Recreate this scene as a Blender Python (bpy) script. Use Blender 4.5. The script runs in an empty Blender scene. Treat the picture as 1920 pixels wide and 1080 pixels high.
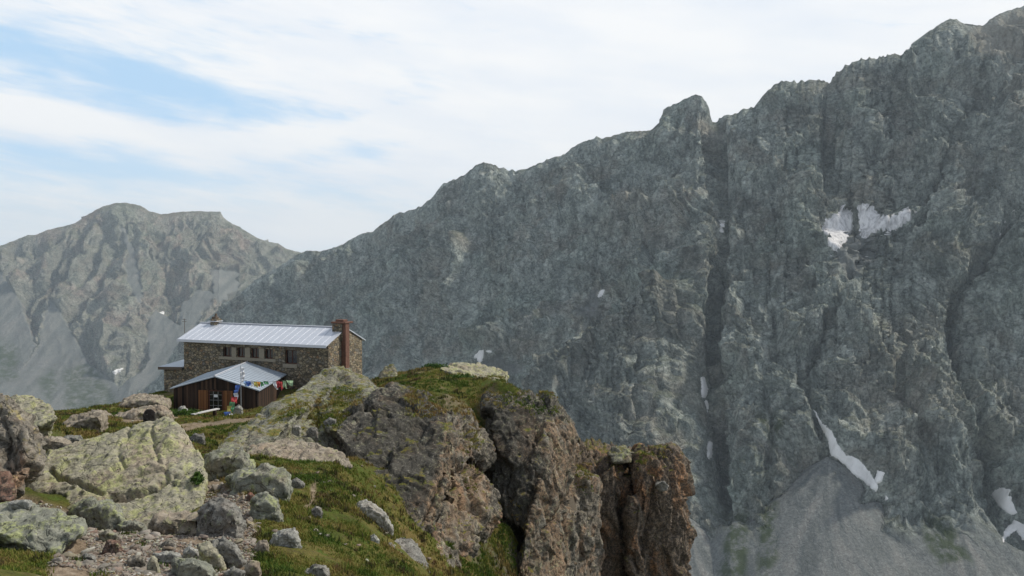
import bpy, bmesh, math, time
import numpy as np
from mathutils import Vector, Matrix
from mathutils.bvhtree import BVHTree
T0 = time.time()
sc = bpy.context.scene
col = sc.collection
rng = np.random.default_rng(7)

# ------------------------------------------------------------------ camera geometry
F = 1507.0
PHI = math.atan(40 / F)
CP, SP = math.cos(PHI), math.sin(PHI)

def at(px, py, d):
    """world point at depth d (along +Y) seen at photo pixel px,py"""
    px, py, d = np.asarray(px, float), np.asarray(py, float), np.asarray(d, float)
    a = (px - 960) / F
    b = (540 - py) / F
    s = d / (CP + b * SP)
    return np.stack([a * s, d + 0 * a, (-SP + b * CP) * s], -1)

def proj(P):
    P = np.asarray(P, float)
    zf = P[..., 1] * CP - P[..., 2] * SP
    yu = P[..., 1] * SP + P[..., 2] * CP
    zf = np.where(zf < 0.1, 0.1, zf)
    return 960 + F * P[..., 0] / zf, 540 - F * yu / zf

# ------------------------------------------------------------------ noise
_a = [(1, 1, 0), (-1, 1, 0), (1, -1, 0), (-1, -1, 0), (1, 0, 1), (-1, 0, 1), (1, 0, -1), (-1, 0, -1),
      (0, 1, 1), (0, -1, 1), (0, 1, -1), (0, -1, -1), (1, 1, 0), (-1, 1, 0), (0, -1, 1), (0, -1, -1)]
GR = np.array(_a, np.float32)

def _h(x, y, z, seed):
    h = (x.astype(np.uint32) * np.uint32(374761393) + y.astype(np.uint32) * np.uint32(668265263)
         + z.astype(np.uint32) * np.uint32(1440662683) + np.uint32(seed * 9176 + 77))
    h = (h ^ (h >> np.uint32(13))) * np.uint32(1274126177)
    h = (h ^ (h >> np.uint32(15))) * np.uint32(2246822519)
    return h ^ (h >> np.uint32(16))

def perlin(P, seed=0):
    P = np.asarray(P, np.float64)
    I = np.floor(P)
    f = (P - I).astype(np.float32)
    I = I.astype(np.int64)
    u = f * f * f * (f * (f * 6 - 15) + 10)
    res = 0
    for dx in (0, 1):
        wx = u[..., 0] if dx else 1 - u[..., 0]
        for dy in (0, 1):
            wy = u[..., 1] if dy else 1 - u[..., 1]
            for dz in (0, 1):
                wz = u[..., 2] if dz else 1 - u[..., 2]
                g = GR[_h(I[..., 0] + dx, I[..., 1] + dy, I[..., 2] + dz, seed) & np.uint32(15)]
                res = res + wx * wy * wz * (g[..., 0] * (f[..., 0] - dx) + g[..., 1] * (f[..., 1] - dy) + g[..., 2] * (f[..., 2] - dz))
    return res

def fbm(P, octv=4, seed=0, gain=0.5, lac=2.03):
    P = np.asarray(P, np.float64)
    r, a = 0, 1.0
    for i in range(octv):
        r = r + a * perlin(P, seed + i * 13)
        P = P * lac + 3.7
        a *= gain
    return r

def ridged(P, octv=4, seed=0, gain=0.5, lac=2.03):
    P = np.asarray(P, np.float64)
    r, a, w = 0, 1.0, 1.0
    for i in range(octv):
        n = 1 - np.abs(perlin(P, seed + i * 17)) * 1.9
        n = np.clip(n, 0, 1) ** 1.6 * w
        w = np.clip(n * 1.6, 0.15, 1)
        r = r + a * n
        P = P * lac + 5.1
        a *= gain
    return r

def facet(P, seed=0, tilt=1.0):
    """cellular planes: piecewise-planar offset and distance to the cell border"""
    P = np.asarray(P, np.float64)
    I = np.floor(P).astype(np.int64)
    n = P.shape[0]
    d1 = np.full(n, 9e9); d2 = np.full(n, 9e9); val = np.zeros(n)
    for dx in (-1, 0, 1):
        for dy in (-1, 0, 1):
            for dz in (-1, 0, 1):
                cx, cy, cz = I[:, 0] + dx, I[:, 1] + dy, I[:, 2] + dz
                h = _h(cx, cy, cz, seed)
                h2 = _h(cx, cy, cz, seed + 101)
                o = np.stack([(h & np.uint32(1023)) / 1023., ((h >> np.uint32(10)) & np.uint32(1023)) / 1023., ((h >> np.uint32(20)) & np.uint32(1023)) / 1023.], -1)
                g = np.stack([(h2 & np.uint32(1023)) / 511.5 - 1, ((h2 >> np.uint32(10)) & np.uint32(1023)) / 511.5 - 1, ((h2 >> np.uint32(20)) & np.uint32(1023)) / 511.5 - 1], -1)
                dv = P - (np.stack([cx, cy, cz], -1) + o)
                dd = (dv * dv).sum(-1)
                v = (dv * g).sum(-1) * tilt + g[:, 0] * 0.35
                m = dd < d1
                d2 = np.where(m, d1, np.minimum(d2, dd))
                val = np.where(m, v, val)
                d1 = np.where(m, dd, d1)
    return val, np.sqrt(d2) - np.sqrt(d1)

def sstep(a, b, x):
    t = np.clip((x - a) / (b - a), 0, 1)
    return t * t * (3 - 2 * t)

def polydist(px, py, poly):
    best = np.full(np.shape(px), 9e9)
    for (x0, y0), (x1, y1) in zip(poly[:-1], poly[1:]):
        dx, dy = x1 - x0, y1 - y0
        t = np.clip(((px - x0) * dx + (py - y0) * dy) / (dx * dx + dy * dy + 1e-9), 0, 1)
        best = np.minimum(best, np.hypot(px - x0 - t * dx, py - y0 - t * dy))
    return best

def inpoly(px, py, poly):
    ins = np.zeros(np.shape(px), bool)
    n = len(poly)
    for i in range(n):
        x0, y0 = poly[i]; x1, y1 = poly[(i + 1) % n]
        c = ((y0 > py) != (y1 > py)) & (px < (x1 - x0) * (py - y0) / (y1 - y0 + 1e-12) + x0)
        ins ^= c
    return ins

def softpoly(px, py, poly, soft):
    """1 inside, falling to 0 within soft pixels outside the outline"""
    d = polydist(px, py, list(poly) + [poly[0]])
    return np.where(inpoly(px, py, poly), 1.0, np.clip(1 - d / soft, 0, 1))

# ------------------------------------------------------------------ mesh helpers
def link(o, parent=None):
    col.objects.link(o)
    if parent is not None:
        o.parent = parent
    return o

def npmesh(name, V, Q, mat=None, smooth=True, parent=None, attrs=None):
    V = np.asarray(V, np.float32); Q = np.asarray(Q, np.int32)
    me = bpy.data.meshes.new(name)
    k = Q.shape[1]
    me.vertices.add(len(V)); me.vertices.foreach_set('co', V.ravel())
    me.loops.add(Q.size); me.loops.foreach_set('vertex_index', Q.ravel())
    me.polygons.add(len(Q)); me.polygons.foreach_set('loop_start', np.arange(0, Q.size, k, dtype=np.int32))
    if smooth:
        me.polygons.foreach_set('use_smooth', np.ones(len(Q), bool))
    me.update(calc_edges=True)
    for n, a in (attrs or {}).items():
        at_ = me.attributes.new(n, 'FLOAT', 'POINT')
        at_.data.foreach_set('value', np.asarray(a, np.float32).ravel())
    if mat: me.materials.append(mat)
    return link(bpy.data.objects.new(name, me), parent)

def grid_quads(nr, nc):
    i = np.arange(nr * nc).reshape(nr, nc)
    return np.stack([i[:-1, :-1], i[1:, :-1], i[1:, 1:], i[:-1, 1:]], -1).reshape(-1, 4)

def tag(o, label=None, cat=None, group=None, kind=None):
    if label: o['label'] = label
    if cat: o['category'] = cat
    if group: o['group'] = group
    if kind: o['kind'] = kind
    return o

def empty(name, loc, rz=0.0):
    o = bpy.data.objects.new(name, None)
    o.location = loc; o.rotation_euler = (0, 0, rz)
    o.empty_display_size = 0.3
    return link(o)

def obj(name, bm, mat, parent=None, smooth=False):
    me = bpy.data.meshes.new(name)
    bm.to_mesh(me); bm.free()
    if smooth:
        for p in me.polygons: p.use_smooth = True
    if mat: me.materials.append(mat)
    return link(bpy.data.objects.new(name, me), parent)

def add_box(bm, lo, hi, bevel=0.0):
    lo, hi = Vector(lo), Vector(hi)
    c = bmesh.ops.create_cube(bm, size=1.0)
    s = hi - lo
    for v in c['verts']:
        v.co = Vector((v.co.x * s.x, v.co.y * s.y, v.co.z * s.z)) + (lo + hi) / 2
    if bevel:
        es = list({e for v in c['verts'] for e in v.link_edges})
        bmesh.ops.bevel(bm, geom=es, offset=bevel, segments=1, affect='EDGES')

def add_hex(bm, b, t):
    """solid between two quads (same winding)"""
    vb = [bm.verts.new(p) for p in b]; vt = [bm.verts.new(p) for p in t]
    bm.faces.new(vb[::-1]); bm.faces.new(vt)
    for i in range(4):
        j = (i + 1) % 4
        bm.faces.new((vb[i], vb[j], vt[j], vt[i]))

def add_tube(bm, pts, r, seg=8):
    pts = [Vector(p) for p in pts]
    rings = []
    for i, p in enumerate(pts):
        t = (pts[min(i + 1, len(pts) - 1)] - pts[max(i - 1, 0)]).normalized()
        u = t.cross(Vector((0.13, 0.92, 0.37))).normalized(); w = t.cross(u)
        rr = r[i] if isinstance(r, (list, tuple)) else r
        rings.append([bm.verts.new(p + (u * math.cos(2 * math.pi * k / seg) + w * math.sin(2 * math.pi * k / seg)) * rr) for k in range(seg)])
    for a, b in zip(rings[:-1], rings[1:]):
        for k in range(seg):
            bm.faces.new((a[k], a[(k + 1) % seg], b[(k + 1) % seg], b[k]))
    bm.faces.new(rings[0][::-1]); bm.faces.new(rings[-1])

# ------------------------------------------------------------------ materials
class NT:
    def __init__(s, name):
        s.m = bpy.data.materials.new(name); s.m.use_nodes = True
        s.t = s.m.node_tree; s.t.nodes.clear()
        s.out = s.t.nodes.new('ShaderNodeOutputMaterial')
    def n(s, typ, ins=None, **kw):
        nd = s.t.nodes.new('ShaderNode' + typ)
        for k, v in kw.items(): setattr(nd, k, v)
        for k, v in (ins or {}).items(): s.put(nd.inputs[k], v)
        return nd
    def put(s, sock, v):
        if hasattr(v, 'is_linked') or hasattr(v, 'links'): s.t.links.new(v, sock)
        else:
            if isinstance(v, tuple) and len(v) == 3 and sock.type == 'RGBA': v = (*v, 1)
            sock.default_value = v
    def coord(s): return s.n('TexCoord').outputs['Object']
    def attr(s, name): return s.n('Attribute', attribute_name=name).outputs['Fac']
    def mapping(s, vec, scale=(1, 1, 1), rot=(0, 0, 0)):
        return s.n('Mapping', {'Vector': vec, 'Scale': scale, 'Rotation': rot}).outputs[0]
    def noise(s, vec, scale, detail=4, rough=.55, dist=0.0):
        return s.n('TexNoise', {'Vector': vec, 'Scale': scale, 'Detail': detail, 'Roughness': rough, 'Distortion': dist}).outputs['Fac']
    def vor(s, vec, scale, feature='F1', out='Distance', rand=1.0):
        return s.n('TexVoronoi', {'Vector': vec, 'Scale': scale, 'Randomness': rand}, feature=feature).outputs[out]
    def ramp(s, fac, stops, interp='LINEAR'):
        r = s.n('ValToRGB', {'Fac': fac}); e = r.color_ramp.elements; r.color_ramp.interpolation = interp
        while len(e) < len(stops): e.new(0.5)
        for el, (p, c) in zip(e, stops):
            el.position = p; el.color = (*c, 1) if isinstance(c, tuple) else (c, c, c, 1)
        return r.outputs['Color']
    def step(s, fac, a, b):
        r = s.n('MapRange', {'Value': fac, 'From Min': a, 'From Max': b}, interpolation_type='SMOOTHSTEP')
        return r.outputs['Result']
    def mix(s, fac, a, b, mode='MIX'):
        m = s.n('Mix', data_type='RGBA', blend_type=mode)
        s.put(m.inputs['Factor'], fac); s.put(m.inputs[6], a); s.put(m.inputs[7], b)
        return m.outputs[2]
    def math(s, op, a, b=0.0, clamp=False):
        m = s.n('Math', operation=op, use_clamp=clamp); s.put(m.inputs[0], a); s.put(m.inputs[1], b)
        return m.outputs[0]
    def up(s):
        g = s.n('NewGeometry').outputs['Normal']
        x = s.n('SeparateXYZ', {'Vector': g}); return x.outputs['Z']
    def bump(s, h, strength=.5, dist=.05, normal=None):
        b = s.n('Bump', {'Height': h, 'Strength': strength, 'Distance': dist})
        if normal is not None: s.put(b.inputs['Normal'], normal)
        return b.outputs[0]
    def done(s, color, rough=.9, normal=None, metallic=0.0, spec=.25):
        p = s.n('BsdfPrincipled', {'Base Color': color, 'Roughness': rough, 'Metallic': metallic, 'Specular IOR Level': spec})
        if normal is not None: s.put(p.inputs['Normal'], normal)
        s.t.links.new(p.outputs[0], s.out.inputs[0])
        return s.m

def rock_material(name, a, b, c, lichen=(.34, .36, .13), lich=.5, dark=.5, warm=(.36, .2, .1), warmth=.3, moss=.0, scale=1.0, bump=.6, streak=1.0):
    n = NT(name)
    v = n.coord()
    vs = n.mapping(v, (scale, scale, scale * streak))
    big = n.noise(vs, .55, 5, .6, .6)
    mid = n.noise(vs, 2.6, 6, .65, .3)
    fine = n.noise(v, 17 * scale, 5, .7)
    colr = n.ramp(mid, [(.28, a), (.5, b), (.72, c)])
    colr = n.mix(n.math('MULTIPLY', n.step(big, .5, .68), warmth), colr, warm)
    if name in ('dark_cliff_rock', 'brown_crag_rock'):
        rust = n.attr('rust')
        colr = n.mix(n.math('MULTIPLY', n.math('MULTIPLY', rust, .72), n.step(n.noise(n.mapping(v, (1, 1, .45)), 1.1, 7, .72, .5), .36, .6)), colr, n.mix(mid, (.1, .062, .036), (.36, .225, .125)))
    # crust lichen: blotches of many sizes
    l1 = n.noise(v, 1.7 * scale, 8, .72, .8)
    l3 = n.noise(v, 6.0 * scale, 7, .8, .2)
    lm = n.step(n.math('ADD', n.math('MULTIPLY', l1, .6), n.math('MULTIPLY', l3, .4)), .62 - .2 * lich, .7 - .18 * lich)
    colr = n.mix(n.math('MULTIPLY', lm, .85), colr, n.mix(fine, lichen, tuple(min(1, x * 1.5) for x in lichen)))
    # black lichen specks and grain
    d1 = n.noise(v, 6.5 * scale, 7, .8, .4)
    dm = n.step(d1, .66 - .22 * dark, .70 - .2 * dark)
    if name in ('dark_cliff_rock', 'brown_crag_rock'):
        dm = n.step(n.math('SUBTRACT', n.math('ADD', d1, n.math('MULTIPLY', n.attr('shade_lichen'), .055)), n.math('MULTIPLY', rust, .045)), .66 - .22 * dark, .70 - .2 * dark)  # mask paints shade on crag faces by adding dark lichen specks
    colr = n.mix(n.math('MULTIPLY', dm, .8), colr, (.035, .033, .028))
    w1 = n.noise(v, 11 * scale, 6, .75)
    colr = n.mix(n.math('MULTIPLY', n.step(w1, .62, .7), .55), colr, (.5, .49, .44))
    colr = n.mix(.55, colr, n.ramp(fine, [(.3, .25), (.5, .5), (.7, .8)]), 'OVERLAY')
    if moss:
        mm = n.math('MULTIPLY', n.step(n.up(), .62, .85), n.step(n.noise(v, .9, 6, .7), .62 - .3 * moss, .7 - .28 * moss))
        colr = n.mix(mm, colr, n.ramp(n.noise(v, 5, 4), [(.3, (.05, .07, .015)), (.5, (.12, .115, .025)), (.7, (.2, .15, .04))]))
    crack = n.vor(n.mapping(n.n('VectorMath', {0: v, 1: n.n('TexNoise', {'Vector': v, 'Scale': 1.3 * scale, 'Detail': 4}).outputs['Color']}, operation='ADD').outputs[0], (1, 1, .55)), 1.1 * scale, 'DISTANCE_TO_EDGE')
    cm = n.step(crack, .0, .025)
    colr = n.mix(n.math('MULTIPLY', n.math('SUBTRACT', 1.0, cm), .35), colr, (.03, .027, .022))
    h = n.math('ADD', n.math('MULTIPLY', mid, .8), n.math('ADD', n.math('MULTIPLY', fine, .5), n.math('MULTIPLY', cm, .35)))
    return n.done(colr, .92, n.bump(h, bump, .09))

M = {}
M['lichen'] = rock_material('lichen_rock', (.15, .145, .115), (.27, .255, .19), (.36, .33, .24), lichen=(.27, .275, .125), lich=.7, dark=.5, warm=(.36, .27, .2), warmth=.55)
M['green'] = rock_material('green_grey_rock', (.12, .125, .105), (.2, .205, .165), (.31, .31, .25), lichen=(.25, .27, .12), lich=.6, dark=.5, warmth=.15)
M['grey'] = rock_material('grey_rock', (.11, .11, .1), (.185, .18, .16), (.3, .29, .26), lichen=(.24, .26, .16), lich=.35, dark=.6, warmth=.1, scale=1.5)
M['pale'] = rock_material('pale_rock', (.15, .15, .135), (.27, .27, .24), (.44, .43, .4), lichen=(.36, .38, .24), lich=.4, dark=.35, warmth=.1, scale=1.6)
M['pink'] = rock_material('tan_rock', (.14, .12, .095), (.25, .215, .165), (.36, .32, .26), lichen=(.26, .26, .13), lich=.42, dark=.5, warm=(.3, .2, .13), warmth=.4)
M['ochre'] = rock_material('ochre_cracked_rock', (.11, .1, .085), (.2, .18, .145), (.34, .31, .26), lichen=(.3, .25, .1), lich=.5, dark=.6, warm=(.3, .16, .08), warmth=.7, bump=.9)
M['dome'] = rock_material('dome_rock', (.1, .1, .08), (.185, .18, .14), (.29, .28, .225), lichen=(.23, .245, .11), lich=.55, dark=.65, warmth=.2, moss=.5, scale=1.0)
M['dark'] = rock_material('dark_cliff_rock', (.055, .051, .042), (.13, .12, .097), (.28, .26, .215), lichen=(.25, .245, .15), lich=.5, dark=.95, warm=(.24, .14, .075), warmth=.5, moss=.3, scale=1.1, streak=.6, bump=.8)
M['cliff'] = rock_material('orange_cliff_rock', (.07, .058, .045), (.16, .122, .088), (.28, .22, .165), lichen=(.22, .21, .13), lich=.35, dark=.85, warm=(.36, .185, .085), warmth=.8, moss=.5, scale=1.2, streak=.6, bump=1.0)
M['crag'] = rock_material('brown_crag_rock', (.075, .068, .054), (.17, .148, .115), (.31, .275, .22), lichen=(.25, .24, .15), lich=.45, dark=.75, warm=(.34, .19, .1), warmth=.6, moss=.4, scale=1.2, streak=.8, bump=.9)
M['red'] = rock_material('red_rock', (.08, .055, .042), (.16, .095, .07), (.25, .19, .15), lichen=(.22, .22, .13), lich=.4, dark=.7, warm=(.22, .085, .05), warmth=.5)
M['black'] = rock_material('black_rock', (.006, .005, .004), (.01, .008, .007), (.016, .013, .011), lich=-1.5, dark=.3, warmth=0, bump=.3)

def mountain_material(name, dark, midc, light, tan, scale=1.0, warm=.5, veg_tint=(.075, .09, .05)):
    n = NT(name)
    v = n.coord()
    wv = n.n('VectorMath', {0: v, 1: n.n('VectorMath', {0: n.n('TexNoise', {'Vector': v, 'Scale': .008, 'Detail': 4}).outputs['Color'], 'Scale': 80.0}, operation='SCALE').outputs[0]}, operation='ADD').outputs[0]
    st = n.mapping(wv, (1.35, 1.0, .62), (0.0, .85, 0.0))      # tilted strata
    st2 = n.mapping(wv, (1.35, 1.0, .62), (0.0, -.8, 0.0))
    big = n.noise(v, .0065 * scale, 6, .6, .5)
    mid = n.noise(st, .03 * scale, 9, .74, .4)
    mid2 = n.noise(st2, .055 * scale, 8, .76, .3)
    fine = n.noise(n.mapping(v, (1, 1, 1.25), (0, .4, 0)), .15 * scale, 6, .82)
    k = n.math('ADD', n.math('MULTIPLY', mid, .55), n.math('MULTIPLY', mid2, .45))
    c = n.ramp(k, [(.4, dark), (.5, midc), (.6, light)])
    c = n.mix(n.math('MULTIPLY', n.step(big, .5, .66), warm), c, n.mix(k, tuple(x * .55 for x in tan), tuple(x * 1.6 for x in tan)))
    b2 = n.noise(n.mapping(v, (1, 1, 1), (.3, .2, .9)), .013 * scale, 8, .68, .8)
    c = n.mix(n.math('MULTIPLY', n.step(b2, .53, .63), .55), c, n.mix(k, midc, tuple(x * 1.35 for x in light)))
    c = n.mix(n.math('MULTIPLY', n.step(b2, .46, .36), .55), c, dark)
    big2 = n.noise(v, .0038 * scale, 4, .55, .6); big3 = n.noise(n.mapping(v, (1, 1, 1), (.7, .1, 1.9)), .009 * scale, 5, .6, .8)
    c = n.mix(n.math('MULTIPLY', n.step(big2, .5, .64), .55), c, n.mix(1.0, c, (.86, .94, .9), 'MULTIPLY'))
    c = n.mix(n.math('MULTIPLY', n.step(big3, .5, .62), .6), c, n.mix(1.0, c, (.8, .7, .66), 'MULTIPLY'))
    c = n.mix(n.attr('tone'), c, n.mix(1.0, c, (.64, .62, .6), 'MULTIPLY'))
    # low turf on ledges
    g = n.math('MULTIPLY', n.step(n.up(), .5, .8), n.step(n.noise(v, .03 * scale, 6, .7), .42, .58))
    c = n.mix(n.math('MULTIPLY', g, .5), c, veg_tint)
    vor = n.vor(st, .05 * scale, 'DISTANCE_TO_EDGE'); vor2 = n.vor(st2, .021 * scale, 'DISTANCE_TO_EDGE')
    fr_ = n.math('MULTIPLY', n.step(vor, 0, .05), n.step(vor2, 0, .03))
    c = n.mix(n.math('MULTIPLY', n.math('SUBTRACT', 1.0, fr_), .28), c, dark)
    c = n.mix(.68, c, n.ramp(fine, [(.36, .12), (.5, .5), (.64, .9)]), 'OVERLAY')
    # scree and turf
    scr = n.attr('scree'); stk = n.attr('streak')
    sn = n.noise(n.mapping(v, (1, 1, .4)), .03 * scale, 7, .7)
    sc_c = n.ramp(n.math('ADD', n.math('MULTIPLY', sn, .5), n.math('MULTIPLY', stk, .5)), [(.3, (.11, .118, .113)), (.5, (.142, .15, .143)), (.7, (.18, .18, .167))])
    sc_c = n.mix(.75, sc_c, n.ramp(n.noise(v, .3 * scale, 5, .85), [(.36, .25), (.52, .5), (.64, .8)]), 'OVERLAY')
    c = n.mix(scr, c, sc_c)
    c = n.mix(n.attr('light'), c, n.mix(fine, (.3, .27, .22), (.42, .38, .31)))  # painted sunlight: paler beige rock inside the mask
    c = n.mix(n.math('MULTIPLY', n.attr('turf'), n.step(n.noise(v, .05 * scale, 5, .7), .38, .58)), c, (.045, .06, .028))
    h = n.math('ADD', n.math('MULTIPLY', mid, 9.0), n.math('ADD', n.math('MULTIPLY', mid2, 6.0), n.math('ADD', n.math('MULTIPLY', fine, 4.0), n.math('MULTIPLY', fr_, 1.6))))
    h = n.math('MULTIPLY', h, n.math('SUBTRACT', 1.0, n.math('MULTIPLY', scr, .85)))
    return n.done(c, .95, n.bump(h, 1.0, 1.0 / scale), spec=.1)

M['mountain'] = mountain_material('mountain_rock', (.11, .128, .118), (.285, .318, .288), (.5, .528, .48), (.33, .3, .24), 1.0, .45)
M['far_mountain'] = mountain_material('far_mountain_rock', (.15, .16, .135), (.23, .23, .19), (.32, .31, .265), (.3, .235, .195), .8, .7, (.085, .1, .045))

def snow_material():
    n = NT('old_snow'); v = n.coord()
    a = n.noise(n.mapping(v, (1, 1, .3)), .09, 5, .65); b = n.noise(v, .35, 4, .6)
    c = n.ramp(a, [(.3, (.6, .585, .56)), (.5, (.76, .745, .72)), (.7, (.82, .81, .79))])
    return n.done(c, .7, n.bump(b, .4, 1.2))
def ice_material():
    n = NT('dirty_ice'); v = n.coord()
    a = n.noise(n.mapping(v, (1, 1, .22), (0, .35, 0)), .14, 7, .75, .6)
    c = n.ramp(a, [(.32, (.2, .195, .19)), (.44, (.45, .44, .44)), (.56, (.7, .69, .68)), (.72, (.8, .79, .78))])
    return n.done(c, .75, n.bump(a, .6, 3.0))
M['snow'] = snow_material(); M['ice'] = ice_material()

def ground_material():
    n = NT('alpine_turf'); v = n.coord()
    a = n.noise(v, .45, 6, .65, .4); b = n.noise(v, 2.2, 6, .7); f = n.noise(v, 14, 4, .75)
    c = n.ramp(a, [(.3, (.04, .058, .012)), (.45, (.075, .085, .018)), (.56, (.125, .108, .032)), (.7, (.15, .1, .04))])
    c = n.mix(n.step(b, .52, .66), c, (.075, .105, .02))
    c = n.mix(n.math('MULTIPLY', n.step(b, .46, .34), .8), c, (.07, .05, .025))
    c = n.mix(.6, c, n.ramp(f, [(.3, .2), (.5, .5), (.7, .8)]), 'OVERLAY')
    dirt = n.ramp(n.noise(v, 5, 6, .7), [(.3, (.1, .075, .05)), (.55, (.26, .2, .14)), (.75, (.4, .34, .26))])
    c = n.mix(n.attr('bare'), c, dirt)
    steep = n.step(n.up(), .55, .35)
    c = n.mix(steep, c, (.12, .1, .075))
    h = n.math('ADD', n.math('MULTIPLY', b, 1.2), n.math('MULTIPLY', f, .6))
    return n.done(c, .95, n.bump(h, .8, .12), spec=.1)
M['ground'] = ground_material()

def tuft_material(name, stops, spec=.15):
    n = NT(name); v = n.coord(); t = n.attr('tint')
    a = n.math('ADD', n.math('MULTIPLY', n.noise(v, .45, 5, .65, .4), .45), n.math('MULTIPLY', n.noise(v, 1.9, 5, .7, .3), .55))
    a = n.math('ADD', n.math('MULTIPLY', n.math('SUBTRACT', a, .5), 1.7), .5)
    k = n.math('ADD', n.math('MULTIPLY', a, .75), n.math('MULTIPLY', t, .3))
    c = n.ramp(k, stops)
    p = n.n('BsdfPrincipled', {'Base Color': c, 'Roughness': .8, 'Specular IOR Level': spec})
    tr = n.n('BsdfTranslucent', {'Color': c})
    mx = n.n('MixShader', {0: .25, 1: p.outputs[0], 2: tr.outputs[0]})
    n.t.links.new(mx.outputs[0], n.out.inputs[0])
    return n.m
M['grass'] = tuft_material('grass_blades', [(.2, (.028, .055, .01)), (.36, (.06, .105, .015)), (.48, (.125, .152, .026)), (.58, (.19, .172, .042)), (.7, (.23, .175, .06)), (.85, (.17, .095, .04))])
M['heather'] = tuft_material('heather_sprigs', [(.25, (.025, .04, .012)), (.45, (.05, .06, .018)), (.6, (.085, .065, .03)), (.8, (.12, .07, .04))])
M['shrub'] = tuft_material('shrub_leaves', [(.3, (.02, .05, .01)), (.5, (.045, .09, .015)), (.75, (.08, .13, .025))])

def gravel_material():
    n = NT('gravel_stones'); v = n.coord(); t = n.attr('tint')
    c = n.ramp(t, [(0, (.12, .09, .07)), (.25, (.22, .19, .155)), (.45, (.15, .14, .12)), (.6, (.3, .27, .23)), (.78, (.19, .125, .095)), (.88, (.24, .245, .165)), (1, (.42, .4, .36))])
    f = n.noise(v, 30, 4, .7)
    c = n.mix(.5, c, n.ramp(f, [(.3, .3), (.7, .72)]), 'OVERLAY')
    return n.done(c, .9, n.bump(f, .5, .02))
M['gravel'] = gravel_material()

def stone_wall_material():
    n = NT('rubble_stone_wall'); v = n.coord()
    w = n.n('VectorMath', {0: n.mapping(v, (1, 1, 1.5)), 1: n.n('VectorMath', {0: n.n('TexNoise', {'Vector': v, 'Scale': 2.0, 'Detail': 3}).outputs['Color'], 'Scale': .35}, operation='SCALE').outputs[0]}, operation='ADD').outputs[0]
    vc = n.n('TexVoronoi', {'Vector': w, 'Scale': 2.9})
    ed = n.vor(w, 2.9, 'DISTANCE_TO_EDGE')
    rnd = n.n('SeparateColor', {'Color': vc.outputs['Color']}).outputs[0]
    c = n.ramp(rnd, [(0, (.1, .085, .06)), (.3, (.2, .165, .11)), (.5, (.3, .25, .165)), (.7, (.16, .15, .13)), (.85, (.36, .29, .19)), (1, (.24, .15, .085))])
    f = n.noise(v, 9, 6, .7)
    c = n.mix(.6, c, n.ramp(f, [(.3, .25), (.7, .75)]), 'OVERLAY')
    m = n.step(ed, .02, .1)
    c = n.mix(n.math('SUBTRACT', 1.0, m), c, (.085, .075, .06))
    return n.done(c, .95, n.bump(n.math('ADD', m, n.math('MULTIPLY', f, .5)), .9, .08))
M['stone'] = stone_wall_material()

def plank_material(name, c0, c1, c2, step_=.16, axis='X'):
    n = NT(name); v = n.coord()
    x = n.n('SeparateXYZ', {'Vector': v}).outputs
    al = n.math('ADD', x[0], x[1])
    k = n.math('FLOOR', n.math('DIVIDE', al, step_))
    rnd = n.n('TexWhiteNoise', {'W': k}, noise_dimensions='1D').outputs[0]
    gr = n.noise(n.mapping(v, (14, 14, .9)), 1.0, 5, .7)
    c = n.ramp(n.math('ADD', n.math('MULTIPLY', rnd, .6), n.math('MULTIPLY', gr, .4)), [(.2, c0), (.5, c1), (.8, c2)])
    fr = n.math('FRACT', n.math('DIVIDE', al, step_))
    gap = n.math('MULTIPLY', n.step(fr, 0, .09), n.step(fr, 1, .91))
    c = n.mix(n.math('SUBTRACT', 1.0, gap), c, (.008, .006, .005))
    return n.done(c, .85, n.bump(n.math('ADD', gap, n.math('MULTIPLY', gr, .3)), .6, .03))
M['plank'] = plank_material('weathered_planks', (.014, .009, .006), (.036, .021, .014), (.095, .055, .034))
M['shutter'] = plank_material('brown_shutter_wood', (.14, .058, .022), (.2, .085, .032), (.26, .115, .045), .22)

def simple(name, c, rough=.7, metallic=0.0, var=.25, scale=6, spec=.3):
    n = NT(name); v = n.coord(); a = n.noise(v, scale, 5, .65)
    cc = n.mix(a, tuple(x * (1 - var) for x in c), tuple(min(1, x * (1 + var)) for x in c))
    return n.done(cc, rough, n.bump(a, .15, .02), metallic, spec)
M['roof'] = simple('sheet_metal_roof', (.55, .575, .62), .42, .35, .1, 1.2)
M['shed_roof'] = simple('grey_zinc_roof', (.36, .405, .45), .5, .3, .14, 1.5)
M['fascia'] = simple('dark_fascia', (.1, .075, .055))
M['trim'] = simple('pale_metal_trim', (.5, .51, .54), .45, .4, .1)
M['concrete'] = simple('window_concrete', (.27, .235, .175), .9)
M['frame'] = simple('red_brown_frame', (.1, .035, .02), .6)
M['brick'] = simple('rusty_brick', (.14, .073, .052), .95, 0, .8, 3)
M['glass'] = simple('dark_glass', (.012, .012, .013), .12, 0, .1, 2, .5)
M['wood_grey'] = simple('grey_bench_wood', (.5, .49, .47), .8)
M['pole'] = simple('grey_pole', (.3, .31, .32), .5, .5)
M['paper'] = simple('white_paper', (.75, .75, .74), .8, 0, .04)
M['white'] = simple('white_cloth', (.72, .73, .75), .9, 0, .08)
M['bars'] = simple('grey_glazing_bar', (.3, .29, .28), .6)
FLAGC = {'blue': (.06, .12, .34), 'white': (.66, .68, .7), 'red': (.42, .06, .06), 'green': (.1, .27, .13), 'yellow': (.5, .44, .12), 'orange': (.5, .22, .04), 'pale blue': (.28, .42, .62), 'pale green': (.36, .5, .3)}
for k, c in FLAGC.items():
    M['flag_' + k] = simple(k.replace(' ', '_') + '_flag_cloth', c, .9, 0, .12, 8)

# ================================================================== MOUNTAINS
def ip(x, pts):
    p = np.array(pts, float)
    return np.interp(x, p[:, 0], p[:, 1])

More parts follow.
